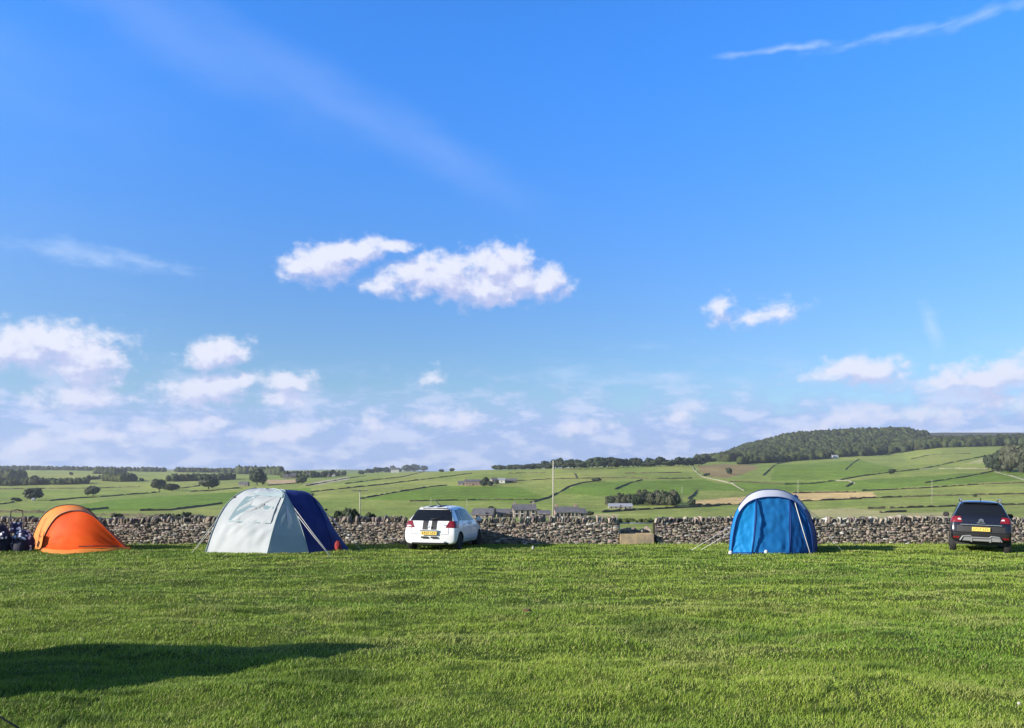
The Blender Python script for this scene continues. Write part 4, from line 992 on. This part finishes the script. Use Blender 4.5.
T1 = [
 (33, 500.5, 14, 17, 'round', 'broad dark tree standing alone above the camping chair'),
 (93, 495.5, 10.5, 14, 'round', 'dark lopsided tree alone above the orange tent'),
 (159, 490.5, 13, 14, 'round', 'taller of the twin dark trees left of the grey tent'),
 (172, 491, 8.5, 16, 'round', 'lower wide tree of the twin dark trees left of the grey tent'),
 (208.5, 489, 14.5, 19, 'round', 'big round dark tree directly left of the grey tent top'),
 (257, 485, 18, 17, 'round', 'dark tree rising behind the top of the grey tent'),
 (302, 484, 9, 11, 'round', 'round dark tree beside the tan stubble strip'),
 (17, 501.5, 5, 7, 'bush', 'small round tree lower left of the broad dark tree'),
 (71, 475.5, 4, 4, 'round', 'small round tree high in the middle of the left pastures'),
 (35, 479.8, 5, 8, 'round', 'small leafy tree just right of the left hillside wood'),
 (141.5, 481.5, 4, 5, 'round', 'small bushy tree left of and above the twin dark trees'),
 (729, 474.5, 8, 6, 'round', 'small dark tree on the brown heath bank'),
 (892, 474, 6, 7, 'round', 'small round dark tree on the long sweeping wall, alone on the right slope'),
 (597, 481.5, 5, 8, 'bush', 'small dark tree at the upper end of the curving wall'),
 (692, 506.5, 9, 8, 'round', 'dark round tree at the left end of the tan field'),
 (706, 476, 3.5, 5, 'bush', 'small tree by the pale lane below the brown heath bank'),
 (649, 463, 9, 9, 'round', 'dark tree standing forward of the skyline tree row'),
 (452, 471.5, 4, 6, 'round', 'small tree alone on the middle skyline'),
 (441, 472, 3.5, 5, 'bush', 'smaller tree left of the lone skyline tree in the middle'),
 (361, 474.8, 5, 7, 'round', 'small dark tree at the left end of the skyline row, beside the farmhouse'),
 (975, 497, 4, 3, 'bush', 'tiny bush against the wall just above the dark car roof'),
]
for px, b, h, w, k, l in T1: tree_px(px, b, h, w, k, l, group=G)
for px, w, h, l in [(369, 9, 5, ''), (378, 11, 6.5, ''), (386, 10, 6, ''), (398, 8, 5, ''), (407, 12, 8, ''), (415, 12, 8, ''), (424, 9, 6.5, ''), (372, 7, 4, ''), (393, 6, 8, '')]:
    tree_px(px, 473.3 - (px - 369) * .035, h, w, 'round', 'dark tree in the short row around the pale skyline farmhouse', group='trees round the skyline farmhouse')
# skyline row between tall pole and wooded hill
x = 497.0
while x < 702:
    big = .55 if x < 545 else 1.0
    if 640 < x < 652: big = .6
    w = random.uniform(9, 15) * (.8 if x < 545 else 1)
    tree_px(x, 470.0 - (x - 500) * .022, random.uniform(7.5, 12) * big, w, random.choice(['round', 'round', 'green']), 'dark tree in the long skyline row left of the wooded hill', group='skyline row of trees'); x += w * .45
# copse behind the long shed
for k in range(34):
    px = 606 + 72 * (k + random.random()) / 34; hh = 9 + 7 * min(1, (px - 606) / 50) + random.uniform(-1.5, 1); hh *= .8 if px > 674 else 1
    tree_px(px, 506.0 - random.uniform(0, 3.0), hh * .9, random.uniform(8, 12), random.choice(['olive', 'olive', 'cone', 'round']), 'close-standing olive green tree in the copse behind the long shed', group='trees of the copse')
# dark clump at the right edge
for px, b, h, w in [(992, 471.5, 20, 16), (1000, 471.5, 24, 18), (1010, 472, 27, 20), (1020, 472.5, 28, 21), (1031, 472.5, 28, 21), (1040, 472, 21, 17), (997, 469, 18, 14), (1015, 469, 21, 16), (1007, 472.5, 12, 13), (1024, 473, 13, 14)]:
    tree_px(px, b, h, w, random.choice(['round', 'olive']), 'full tree in the dark clump on the right slope above the dark car', group='clump of trees on the right slope')
# bushes straight beyond the wall
for px, Y, h, w, l in [(187, 150, 1.9, 2.6, 'round dark bush behind the wall left of the grey tent'), (118, 150, 1.5, 2.0, 'low dark bush behind the wall right of the orange tent'), (352, 100, 2.2, 2.6, 'leafy bush behind the wall at the foot of the crossarm pole'), (342, 110, 1.7, 2.2, 'low bush behind the wall close to the navy tent end'), (371, 95, 1.3, 1.6, 'small bush behind the wall right of the crossarm pole'), (177, 150, 1.3, 1.3, 'small upright shrub left of the round dark bush behind the wall'), (168, 150, 1.5, 1.1, 'thin tall shrub among the row behind the wall'), (161, 150, 1.4, 1.0, 'thin tall shrub at the start of the row behind the wall')]:
    p_ = terr(px, Y); top = 514.5 if Y > 120 else 510
    zt = W(px, 517.5, Y).z; tree(Vector((p_.x, p_.y, p_.z)), (zt - p_.z) + h * .8, w, 'bush', l, 'bush', 'bush', 'bushes beyond the stone wall')
for px, Y in [(508, 455), (516, 458), (456, 440), (490, 445), (553, 450), (541, 455), (591, 450), (583, 448)]: pass

# far woods that read as one mass
def woods(name, label, area, n, hh, subd=1, seed=1, slope_fn=None):
    """area: function rng -> list of (px,py) ; crowns of hh metres"""
    r_ = np.random.default_rng(seed); bm = bmesh.new(); bmesh.ops.create_icosphere(bm, subdivisions=subd + 1, radius=1)
    bv = np.array([v.co[:] for v in bm.verts]); bf = np.array([[v.index for v in f.verts] for f in bm.faces]); bm.free()
    P = area(r_, n); n = len(P); k = len(bv)
    V = np.repeat(bv[None], n, 0) * (1 + r_.normal(0, .20, (n, k, 1)))
    s = r_.uniform(.65, 1.25, (n, 1, 1)) * hh * .5
    V = V * s * np.array([1, 1, 1.25]); V = V + P[:, None, :]; V[..., 2] += (s[..., 0] * 1.0)
    Fc = (bf[None] + (np.arange(n) * k)[:, None, None]).reshape(-1, 3)
    me = mesh_np(name, V.reshape(-1, 3), Fc, M['wood_tint'])
    t_ = r_.uniform(.35, 1.5, (n, 1)); cc = np.array([[.036, .050, .016]]) * t_ + r_.uniform(0, .02, (n, 1)) * np.array([[1, .8, .2]])
    set_tint(me, np.repeat(cc, k, 0)); return tag(link(name, me), label, 'woodland', kind='stuff')
M['wood_tint'] = attr_mat('woodland_crowns', 'tint', .9, 0, [(.12, .7, 1.3), (.6, .6, 1.4)], spec=.15)
def hill_area(r_, n):
    px = r_.uniform(696, 928, n); Y = r_.uniform(1480, 2420, n); out = []
    edge = np.interp(px, [696, 730, 775, 800, 860, 905, 912, 928], [1650, 1560, 1560, 1600, 1680, 1760, 1950, 2330])
    keep = Y > edge + (fbm(px / 14, px * 0, 2, 8) - .5) * 140; px, Y = px[keep], Y[keep]
    P = _profiles(px); py = np.array([np.interp(math.log(y), _LY, p) for y, p in zip(Y, P)])
    return np.stack([(px - CX) / F * Y, Y, EYE - (py - HY) / F * Y], 1)
def band_area(x0, x1, ya, yb):
    def f(r_, n):
        px = r_.uniform(x0, x1, n); Y = r_.uniform(ya, yb, n); P = _profiles(px)
        py = np.array([np.interp(math.log(y), _LY, p) for y, p in zip(Y, P)])
        return np.stack([(px - CX) / F * Y, Y, EYE - (py - HY) / F * Y], 1)
    return f
def strip(pts, depth):
    """crowns along an image polyline on the ground, spread in depth"""
    def f(r_, n):
        out = []
        cum = np.cumsum([0] + [abs(b[0] - a[0]) for a, b in zip(pts, pts[1:])]); t_ = r_.uniform(0, cum[-1], n)
        px = np.interp(t_, cum, [p_[0] for p_ in pts]); py = np.interp(t_, cum, [p_[1] for p_ in pts])
        for a, b in zip(px, py):
            q = hit(a, b); Y = q.y + r_.uniform(0, depth); z = terr(a, Y); out.append(z[:])
        return np.array(out)
    return f
woods('hill_woodland', 'dense dark wood covering the long hill on the right', hill_area, 6000, 13, 1, 3)
woods('forest_band', 'dark forest band along the foot of the moor at the right edge', band_area(893, 1100, 1790, 2060), 1500, 16, 1, 4)
woods('skyline_woodland', 'flat dark wood along the far left skyline', strip([(-30, 470), (60, 470.3), (130, 471.5), (165, 472)], 260), 420, 11, 1, 5)
woods('skyline_woodland', 'low dark wood on the skyline left of the grey tent', strip([(176, 472.3), (205, 472.6), (238, 473)], 200), 260, 11, 1, 6)
woods('plantation', 'flat-topped dark plantation on the skyline above the grey tent', strip([(238, 474.0), (270, 474.6), (281, 475.5)], 150), 300, 15, 1, 7)
woods('hillside_wood', 'nearer dark wood at the far left below the skyline', strip([(-20, 486), (12, 486), (36, 485.2), (43, 485)], 60), 190, 8, 1, 8)
woods('hillside_wood', 'long low wood above the lopsided tree on the left slope', strip([(46, 484.8), (62, 484.8), (80, 484.3), (88, 484)], 50), 170, 6.5, 1, 9)
woods('hillside_wood', 'upper small wood at the far left under the skyline', strip([(-10, 478.5), (10, 479), (24, 478.5)], 60), 90, 13, 1, 10)
woods('hillside_wood', 'misty wood left of and above the twin dark trees', strip([(104, 481), (120, 482), (134, 481.5)], 90), 190, 9.5, 1, 11)
woods('hillside_wood', 'dark wood band behind the round tree left of the grey tent', strip([(168, 481.5), (200, 481), (228, 480), (234, 479.5)], 60), 190, 8.5, 1, 12)
woods('hillside_wood', 'wood at the hill foot beside the small white house', strip([(740, 464.5), (790, 461.5), (828, 459)], 70), 170, 11, 1, 13)
woods('hedgerow', 'dark tree-lined hedge among the village houses', strip([(282, 477.8), (300, 478.2), (318, 477.5), (345, 475.5)], 90), 110, 9, 1, 14)
woods('hedgerow', 'thin dark hedge line high on the left slope', strip([(88, 480), (100, 479), (108, 479)], 20), 40, 6, 1, 15)
woods('hedgerow', 'dark hedge under the far left skyline wood', strip([(95, 474), (110, 474.5), (125, 474.5)], 30), 50, 12, 1, 16)
woods('hedgerow', 'low dark hedge running behind the gap in the stone wall', lambda r_, n: np.stack([r_.uniform(4, 16, n) * 4.0 - 4, r_.uniform(128, 134, n), np.full(n, terr(640, 130).z - .3)], 1), 700, .8, 0, 17)

# ------------------------------------------------------------------ buildings
def house(px, base, wpx, hpx, depth, label, wallm, roofm, yaw=0, roof=.38, chim=2, win=(3, 2), name='stone_house', cat='house', Y=None, hip=False, group=None):
    p_ = hit(px, base) if Y is None else terr(px, Y); s = p_.y / F; w = wpx * s; H = hpx * s; e = H * (1 - roof)
    root = empty(name, p_, R(yaw), label, cat, group); d = depth
    mb = MB(); mb.add([(-w / 2, -d / 2, -.8), (w / 2, -d / 2, -.8), (w / 2, d / 2, -.8), (-w / 2, d / 2, -.8), (-w / 2, -d / 2, e), (w / 2, -d / 2, e), (w / 2, d / 2, e), (-w / 2, d / 2, e), (-w / 2, 0, H - .15), (w / 2, 0, H - .15)],
                      [(0, 1, 5, 4), (2, 3, 7, 6), (1, 2, 6, 9, 5), (3, 0, 4, 8, 7), (3, 2, 1, 0)]); mb.build('wall', wallm, root)
    mb = MB(); o_ = .35; th = .2
    for sy in (-1, 1):
        a = [(-w / 2 - o_, sy * (d / 2 + o_), e - .2), (w / 2 + o_, sy * (d / 2 + o_), e - .2), (w / 2 + o_, 0, H), (-w / 2 - o_, 0, H)]
        b = [(x, y, z + th) for x, y, z in a]; mb.add(a + b, [(0, 1, 2, 3), (4, 5, 6, 7), (0, 1, 5, 4), (1, 2, 6, 5), (2, 3, 7, 6), (3, 0, 4, 7)])
    rf = mb.build('roof', roofm, root)
    for k in range(chim):
        cx_ = (-w / 2 + .6) if k == 0 else (w / 2 - .6)
        MB().box((cx_, 0, H + .5), (.9, .7, 1.5)).build('chimney', wallm, rf)
    nx, nz = win
    for i in range(nx):
        for j in range(nz):
            x = -w / 2 + w * (i + .5) / nx; z = e * (j + .55) / nz
            if j == 0 and i == nx // 2 and nx > 1:
                MB().box((x, -d / 2 - .02, 1.0), (1.0, .08, 2.1)).build('door', M['bldglass'], root)
            else:
                wf = MB().box((x, -d / 2 - .02, z), (1.25, .08, 1.5)).build('window', M['bldpale'], root); MB().box((x, -d / 2 - .05, z), (1.0, .06, 1.25)).build('pane', M['bldglass'], wf)
    return root
FG = 'farm buildings on the valley floor'
house(524, 517.2, 22, 12.5, 8, 'two-storey stone farmhouse with sunlit front just beyond the wall', M['bldwall'], M['slate'], 4, .36, 2, (4, 2), group=FG)
house(506, 517.0, 18, 8, 8, 'low stone barn joined left of the two-storey farmhouse', M['bldwall'], M['slate'], 4, .5, 0, (2, 1), 'stone_barn', 'barn', group=FG)
house(484, 517.2, 20, 8.5, 9, 'dark-roofed stone barn at the left end of the valley farm', M['bldwall'], M['slate'], -8, .6, 0, (2, 1), 'stone_barn', 'barn', group=FG)
house(566, 517.0, 22, 10, 8, 'long stone cottage row just right of the tall bare pole', M['bldpink'], M['slate'], 3, .45, 2, (6, 1), 'stone_cottage', 'cottage', group=FG)
house(544, 516.5, 12, 6, 6, 'small dark shed between the farmhouse and the tall bare pole', M['bldwall'], M['slate'], 0, .5, 0, (1, 1), 'farm_shed', 'shed', group=FG)
house(580, 516.5, 9, 8, 6, 'small end barn right of the long cottage row', M['bldwall'], M['slate'], 10, .5, 1, (1, 1), 'stone_barn', 'barn', group=FG)
for px, b, h, w, l in [(496, 515.5, 9, 7, 'dark garden tree left of the two-storey farmhouse'), (538, 515, 7, 9, 'rounded garden bush tree right of the two-storey farmhouse'), (576, 515.5, 9, 6, 'dark tree at the right end of the cottage row'), (515, 513, 8, 6, 'tree rising behind the low stone barn roof'), (491, 513.5, 9, 8, 'tree behind the dark-roofed barn'), (590, 515.5, 5, 9, 'low bushy tree right of the valley farm')]:
    tree_px(px, b, h, w, 'round', l, group='garden trees of the valley farm')
house(620, 508.2, 23, 4.6, 9, 'long low pale shed in front of the copse', M['bldwall'], M['sheetroof'], -3, .5, 0, (5, 1), 'long_shed', 'shed')
HG = 'reddish farm on the middle slope'
house(473, 485.3, 16, 5.8, 9, 'long reddish barn of the farm on the middle slope', M['bldpink'], M['slate'], 5, .35, 1, (5, 1), 'stone_barn', 'barn', group=HG)
house(462, 485.0, 8, 4, 7, 'low stone outbuilding at the left end of the middle-slope farm', M['bldwall'], M['slate'], 0, .5, 0, (2, 1), 'farm_shed', 'shed', group=HG)
house(494, 483.7, 6, 5.8, 7, 'stone gable house among the dark trees of the middle-slope farm', M['bldwall'], M['slate'], 20, .4, 1, (1, 1), group=HG)
house(501.5, 483, 7, 4.8, 8, 'bright white shed of the middle-slope farm', M['bldpale'], M['sheetroof'], 0, .35, 0, (1, 1), 'white_shed', 'shed', group=HG)
house(511, 482.5, 12, 4.0, 8, 'long dark barn at the right end of the middle-slope farm', M['fieldwall'], M['slate'], 0, .5, 0, (3, 1), 'dark_barn', 'barn', group=HG)
for px, b, h, w, l in [(484, 486, 7, 9, 'dark tree right of the reddish barn'), (490, 486, 6, 7, 'dark tree before the stone gable house'), (486, 483.5, 7.5, 7, 'dark tree behind the reddish barn end'), (497, 484.5, 5.5, 4, 'small dark tree left of the bright white shed')]:
    tree_px(px, b, h, w, 'round', l, group='trees of the middle-slope farm')
house(395, 472.6, 8, 5, 9, 'pale farmhouse on the skyline between two dark tree groups', M['bldpale'], M['slate'], 10, .45, 1, (3, 1))
house(834.5, 458.5, 6, 3.4, 9, 'small white house under the wooded hill', M['bldpale'], M['sheetroof'], 0, .4, 1, (2, 1), 'white_house')
for px, b, w, h, mm, l in [(286, 478.5, 5, 4, 'bldwall', 'stone village house at the left end of the far hamlet'), (293, 478, 6, 4.5, 'bldpink', 'reddish village house in the far hamlet'), (309, 477.6, 5, 5, 'bldpale', 'pale village house in the middle of the far hamlet'), (315, 477.2, 4, 4, 'bldwall', 'small stone village house just right of the pale one'), (327, 476.8, 5, 3.5, 'bldpink', 'low reddish village house towards the right of the far hamlet'), (333, 476.4, 4, 3.2, 'bldpale', 'tiny pale village house at the right end of the far hamlet')]:
    house(px, b, w, h, 8, l, M[mm], M['slate'], random.uniform(-20, 20), .45, 1, (2, 1), 'village_house', group='houses of the far hamlet')
house(244, 486, 9, 4.5, 8, 'stone barn peeping over the top left of the grey tent', M['bldwall'], M['slate'], 0, .5, 0, (2, 1), 'stone_barn', 'barn')
house(33.5, 500.8, 2.2, 2.6, 2, 'tiny white hut under the broad dark tree', M['bldpale'], M['sheetroof'], 0, .4, 0, (1, 1), 'white_hut', 'hut')

# ------------------------------------------------------------------ air
hz = bpy.data.materials.new('valley_air'); hz.use_nodes = True; nt = hz.node_tree
nt.nodes.remove(nt.nodes['Principled BSDF']); pv = nt.nodes.new('ShaderNodeVolumePrincipled')
pv.inputs['Color'].default_value = (.86, .92, 1, 1); pv.inputs['Density'].default_value = .00008; pv.inputs['Anisotropy'].default_value = .2
nt.links.new(pv.outputs[0], nt.nodes['Material Output'].inputs['Volume'])
ho = MB().box((0, 2480, 30), (16600, 5160, 240)).build('haze', hz); tag(ho, kind='stuff')

# ------------------------------------------------------------------ sky
SUN_EL, SUN_AZ = 21.5, 22.0      # sun stands left of and behind the camera; light travels to +x and a little to +y
sun_dir = Vector((-math.cos(R(SUN_EL)) * math.cos(R(SUN_AZ)), -math.cos(R(SUN_EL)) * math.sin(R(SUN_AZ)), math.sin(R(SUN_EL))))
world = bpy.data.worlds.new('World'); scene.world = world; world.use_nodes = True
wt = world.node_tree; N = wt.nodes; L = wt.links
bg = N['Background']
sky = N.new('ShaderNodeTexSky'); sky.sky_type = 'NISHITA'; sky.sun_disc = False; sky.sun_elevation = R(SUN_EL)
sky.sun_rotation = math.atan2(sun_dir.x, sun_dir.y); sky.altitude = 300; sky.air_density = 1.0; sky.dust_density = .6; sky.ozone_density = 2.5

def A(px, py):   # photo position -> azimuth, elevation in degrees
    u = (px - CX) / F; v = (HY - py) / F
    return math.degrees(math.atan(u)), math.degrees(math.atan(v * math.cos(math.atan(u))))
def math_node(nt_, op, a, b=None, c=None, clamp=False):
    n = nt_.nodes.new('ShaderNodeMath'); n.operation = op; n.use_clamp = clamp
    for i, q in enumerate((a, b, c)):
        if q is None: continue
        if isinstance(q, (int, float)): n.inputs[i].default_value = q
        else: nt_.links.new(q, n.inputs[i])
    return n.outputs[0]
def blob_group(name, ells, nscale, namp, warp, stretch=2.0, detail=7):
    """cloud density on the dome in (azimuth, elevation) degrees: ellipses px,py,rx,ry,rot,weight plus turbulence"""
    g = bpy.data.node_groups.new(name, 'ShaderNodeTree')
    g.interface.new_socket('P', in_out='INPUT', socket_type='NodeSocketVector'); g.interface.new_socket('D', in_out='OUTPUT', socket_type='NodeSocketFloat')
    gi = g.nodes.new('NodeGroupInput'); go = g.nodes.new('NodeGroupOutput'); P = gi.outputs[0]
    def mapn(v, loc=(0, 0, 0), sc_=(1, 1, 1), rot=0, t='TEXTURE'):
        m_ = g.nodes.new('ShaderNodeMapping'); m_.vector_type = t; m_.inputs['Location'].default_value = loc; m_.inputs['Scale'].default_value = sc_; m_.inputs['Rotation'].default_value = (0, 0, rot)
        g.links.new(v, m_.inputs[0]); return m_.outputs[0]
    nw = g.nodes.new('ShaderNodeTexNoise'); nw.inputs['Scale'].default_value = .45; nw.inputs['Detail'].default_value = 3
    g.links.new(mapn(P, sc_=(stretch, 1, 1)), nw.inputs['Vector'])
    sb = g.nodes.new('ShaderNodeVectorMath'); sb.operation = 'SUBTRACT'; g.links.new(nw.outputs['Color'], sb.inputs[0]); sb.inputs[1].default_value = (.5, .5, .5)
    scn = g.nodes.new('ShaderNodeVectorMath'); scn.operation = 'SCALE'; scn.inputs['Scale'].default_value = warp; g.links.new(sb.outputs[0], scn.inputs[0])
    ad = g.nodes.new('ShaderNodeVectorMath'); ad.operation = 'ADD'; g.links.new(P, ad.inputs[0]); g.links.new(scn.outputs[0], ad.inputs[1]); Q = ad.outputs[0]
    best = None
    sp = g.nodes.new('ShaderNodeSeparateXYZ'); g.links.new(Q, sp.inputs[0])
    for px, py, rx, ry, rot, wgt in ells:
        cq = g.nodes.new('ShaderNodeCombineXYZ'); g.links.new(sp.outputs[0], cq.inputs[0]); g.links.new(sp.outputs[1], cq.inputs[1])
        if best is not None: g.links.new(best, cq.inputs[2])     # keeps the evaluation serial; z is scaled away
        az, el = A(px, py); k = math.degrees(1 / F)
        v = mapn(cq.outputs[0], (az, el, 0), (rx * k, ry * k, 1e4), R(rot))
        ln = g.nodes.new('ShaderNodeVectorMath'); ln.operation = 'LENGTH'; g.links.new(v, ln.inputs[0])
        f = math_node(g, 'MULTIPLY', math_node(g, 'SUBTRACT', 1.0, ln.outputs['Value']), wgt)
        f = math_node(g, 'MAXIMUM', f, -3.0)
        best = f if best is None else math_node(g, 'SMOOTH_MAX', best, f, .3)
    nz = g.nodes.new('ShaderNodeTexNoise'); nz.inputs['Scale'].default_value = nscale; nz.inputs['Detail'].default_value = detail; nz.inputs['Roughness'].default_value = .58
    g.links.new(mapn(P, sc_=(stretch, 1, 1)), nz.inputs['Vector'])
    nn = math_node(g, 'MULTIPLY', math_node(g, 'SUBTRACT', nz.outputs[0], .5), namp)
    g.links.new(math_node(g, 'ADD', best, nn), go.inputs[0]); return g
CUM = [ # px,py,rx,ry,rot(ccw deg),weight
 (322, 264, 38, 17, 12, 1), (352, 252, 40, 12, 8, 1), (395, 247, 26, 6, 8, .8), (298, 268, 20, 8, -10, .8),
 (440, 275, 62, 18, 6, 1), (500, 268, 44, 21, 0, 1), (545, 285, 30, 15, 14, .95), (485, 290, 55, 15, 0, .95), (520, 282, 40, 14, 0, .95), (385, 285, 30, 9, 10, .8),
 (50, 345, 62, 18, 8, 1), (85, 360, 38, 22, 0, 1), (10, 352, 38, 13, 0, .9), (80, 398, 42, 11, 4, .9), (78, 378, 26, 7, 0, .6),
 (218, 353, 36, 14, 14, .95), (205, 389, 44, 14, 8, 1), (235, 382, 26, 9, 10, .8), (290, 383, 30, 11, 8, .9), (283, 398, 26, 9, 0, .9),
 (722, 308, 15, 12, 38, .6), (768, 314, 32, 9, 10, .5), (862, 371, 46, 11, 0, .95), (985, 376, 62, 13, 6, .85), 
 (197, 425, 30, 9, 5, .75), (285, 433, 44, 9, 12, .8), (30, 443, 30, 10, 14, .7), (95, 436, 40, 8, 0, .55), (372, 425, 18, 9, 10, .6), (430, 420, 26, 8, 6, .6), (464, 420, 17, 12, 28, .7),
 (572, 430, 28, 8, 5, .6), (684, 412, 18, 9, 25, .65), (600, 425, 24, 6, 0, .5), (850, 418, 30, 10, 10, .5), (930, 415, 50, 9, 0, .5), (433, 375, 14, 7, 20, .5), (820, 430, 40, 8, 0, .5), (1010, 400, 40, 10, 0, .5), (150, 430, 50, 8, 0, .5)]
WISP = [ (95, 256, 92, 13, -3, .85), (140, 263, 56, 6, -4, .7), (570, 374, 50, 12, 4, .7), (670, 377, 36, 8, 0, .7), (620, 380, 50, 5, 0, .5), (785, 49, 80, 5, -3, 1.0), (880, 38, 90, 5, 0, .7), (985, 15, 66, 8, 5, .7), (930, 28, 60, 5, 3, .6), (932, 325, 9, 36, 12, .8), (735, 378, 34, 8, 10, .35), (660, 345, 60, 6, 0, .3)]
SOFT = [(330, 95, 240, 30, -21, 1), (170, 30, 230, 40, -17, .9), (440, 150, 130, 30, -27, .95), (-20, 60, 200, 60, -10, .5), (0, 250, 200, 120, 0, .35)]
gc = blob_group('cumulus', [(a_, b_, c_ * 1.02, d_ * 1.25, e_, f_) for a_, b_, c_, d_, e_, f_ in CUM], 1.0, 1.75, .9, 1.25); gw_ = blob_group('wisps', WISP, 1.2, 1.5, 1.0, 2.2); gv = blob_group('cirrus_veil', SOFT, .25, .7, 2.0, 2.5, 3)

geo = N.new('ShaderNodeNewGeometry')
sx = N.new('ShaderNodeSeparateXYZ')
neg = N.new('ShaderNodeVectorMath'); neg.operation = 'SCALE'; neg.inputs['Scale'].default_value = 1.0
tcw = N.new('ShaderNodeTexCoord'); L.new(tcw.outputs['Generated'], neg.inputs[0]); L.new(neg.outputs[0], sx.inputs[0])
az = math_node(wt, 'MULTIPLY', math_node(wt, 'ARCTAN2', sx.outputs[0], sx.outputs[1]), 57.29578)
el = math_node(wt, 'MULTIPLY', math_node(wt, 'ARCSINE', sx.outputs[2]), 57.29578)
cmb = N.new('ShaderNodeCombineXYZ'); L.new(az, cmb.inputs[0]); L.new(el, cmb.inputs[1]); P = cmb.outputs[0]
def grp(g, v):
    n = N.new('ShaderNodeGroup'); n.node_tree = g; L.new(v, n.inputs[0]); return n.outputs[0]
def off(v, o_):
    n = N.new('ShaderNodeVectorMath'); n.operation = 'ADD'; L.new(v, n.inputs[0]); n.inputs[1].default_value = o_; return n.outputs[0]
def sstep(v, lo, hi, a=0., b=1.):
    n = N.new('ShaderNodeMapRange'); n.interpolation_type = 'SMOOTHSTEP'; n.inputs[1].default_value = lo; n.inputs[2].default_value = hi; n.inputs[3].default_value = a; n.inputs[4].default_value = b
    L.new(v, n.inputs[0]); return n.outputs[0]
def mixc(f, a, b):
    n = N.new('ShaderNodeMix'); n.data_type = 'RGBA'
    if isinstance(f, (int, float)): n.inputs[0].default_value = f
    else: L.new(f, n.inputs[0])
    for s_, q in ((6, a), (7, b)):
        if isinstance(q, tuple): n.inputs[s_].default_value = (*q, 1)
        else: L.new(q, n.inputs[s_])
    return n.outputs[2]
D0 = grp(gc, P); D1 = grp(gc, off(P, (-.35, .9, 0)))
alpha = math_node(wt, 'MULTIPLY', sstep(D0, -.16, .62), .94)
lit = sstep(math_node(wt, 'SUBTRACT', D0, D1), -.32, .42)
K = 10.0   # the sky texture is multiplied by the background strength; clouds are given in the same units
CLW, CLS = tuple(K * q for q in (.80, .82, .94)), tuple(K * q for q in (.50, .55, .82))
ccol = mixc(sstep(el, 1.5, 9.5, .55, 0), mixc(lit, CLS, CLW), tuple(K * q for q in (.58, .64, .88)))
W0 = grp(gw_, P); walpha = math_node(wt, 'MULTIPLY', sstep(W0, .0, 1.1), .46)
valpha = math_node(wt, 'MULTIPLY', sstep(grp(gv, P), -.1, 1.0), .18)
# tone of the clear air as a phone camera shows it
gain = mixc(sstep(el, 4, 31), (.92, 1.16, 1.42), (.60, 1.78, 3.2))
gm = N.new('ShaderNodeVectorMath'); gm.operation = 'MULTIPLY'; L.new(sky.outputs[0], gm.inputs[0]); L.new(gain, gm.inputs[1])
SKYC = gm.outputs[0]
# low veil of haze and stratus near the horizon
nv = N.new('ShaderNodeTexNoise'); nv.inputs['Scale'].default_value = .62; nv.inputs['Detail'].default_value = 8; nv.inputs['Roughness'].default_value = .6
mp = N.new('ShaderNodeMapping'); mp.vector_type = 'TEXTURE'; mp.inputs['Scale'].default_value = (2.2, .9, 1); L.new(P, mp.inputs[0]); L.new(mp.outputs[0], nv.inputs['Vector'])
band = sstep(el, 0.5, 9.5, 1, 0)
cov = math_node(wt, 'MULTIPLY', sstep(math_node(wt, 'ADD', nv.outputs[0], math_node(wt, 'MULTIPLY', band, .42)), .46, .86), sstep(el, 3, 9.5, .90, 0))
vcol = mixc(sstep(nv.outputs[0], .44, .62), tuple(K * q for q in (.33, .47, .84)), tuple(K * q for q in (.58, .66, .93)))
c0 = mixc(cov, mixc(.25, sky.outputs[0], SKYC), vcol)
cA = mixc(valpha, SKYC, tuple(K * q for q in (.45, .60, 1.0)))
c1 = mixc(walpha, cA, tuple(K * q for q in (.60, .75, 1.0)))
c2 = mixc(cov, c1, vcol)
c3 = mixc(alpha, c2, ccol)
SKYK = .1 / 1.52
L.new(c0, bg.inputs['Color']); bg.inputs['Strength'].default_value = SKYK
bg2 = N.new('ShaderNodeBackground'); L.new(c3, bg2.inputs['Color']); bg2.inputs['Strength'].default_value = SKYK
# the cumulus lie in the northern sky below 38 degrees; elsewhere the dome is clear air over the low veil
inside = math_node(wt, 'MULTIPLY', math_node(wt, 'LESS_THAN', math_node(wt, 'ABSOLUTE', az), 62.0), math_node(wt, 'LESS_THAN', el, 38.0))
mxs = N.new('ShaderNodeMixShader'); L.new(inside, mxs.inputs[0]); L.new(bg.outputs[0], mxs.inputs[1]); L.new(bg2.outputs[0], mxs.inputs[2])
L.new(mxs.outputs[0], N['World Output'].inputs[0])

sl = bpy.data.lights.new('sun', 'SUN'); sl.energy = 4.6; sl.angle = R(.53); sl.color = (1, .925, .81)
so = bpy.data.objects.new('sun', sl); col.objects.link(so); so.rotation_euler = (-sun_dir).to_track_quat('-Z', 'Y').to_euler()

# ------------------------------------------------------------------ camera
cd = bpy.data.cameras.new('camera'); cam = bpy.data.objects.new('camera', cd); col.objects.link(cam)
cam.location = (0, 0, EYE); cam.rotation_euler = (R(90), 0, 0); cd.sensor_width = 36; cd.sensor_fit = 'HORIZONTAL'; cd.lens = 36 * F / 1024
cd.shift_y = (HY - 364) / 1024; cd.clip_end = 20000; cd.clip_start = .05
scene.camera = cam
scene.render.engine = 'CYCLES'; scene.view_settings.view_transform = 'Standard'; scene.view_settings.look = 'None'
scene.view_settings.exposure = .74; scene.view_settings.gamma = 1
scene.cycles.volume_bounces = 0; scene.cycles.max_bounces = 4; scene.cycles.diffuse_bounces = 2; scene.cycles.use_denoising = True
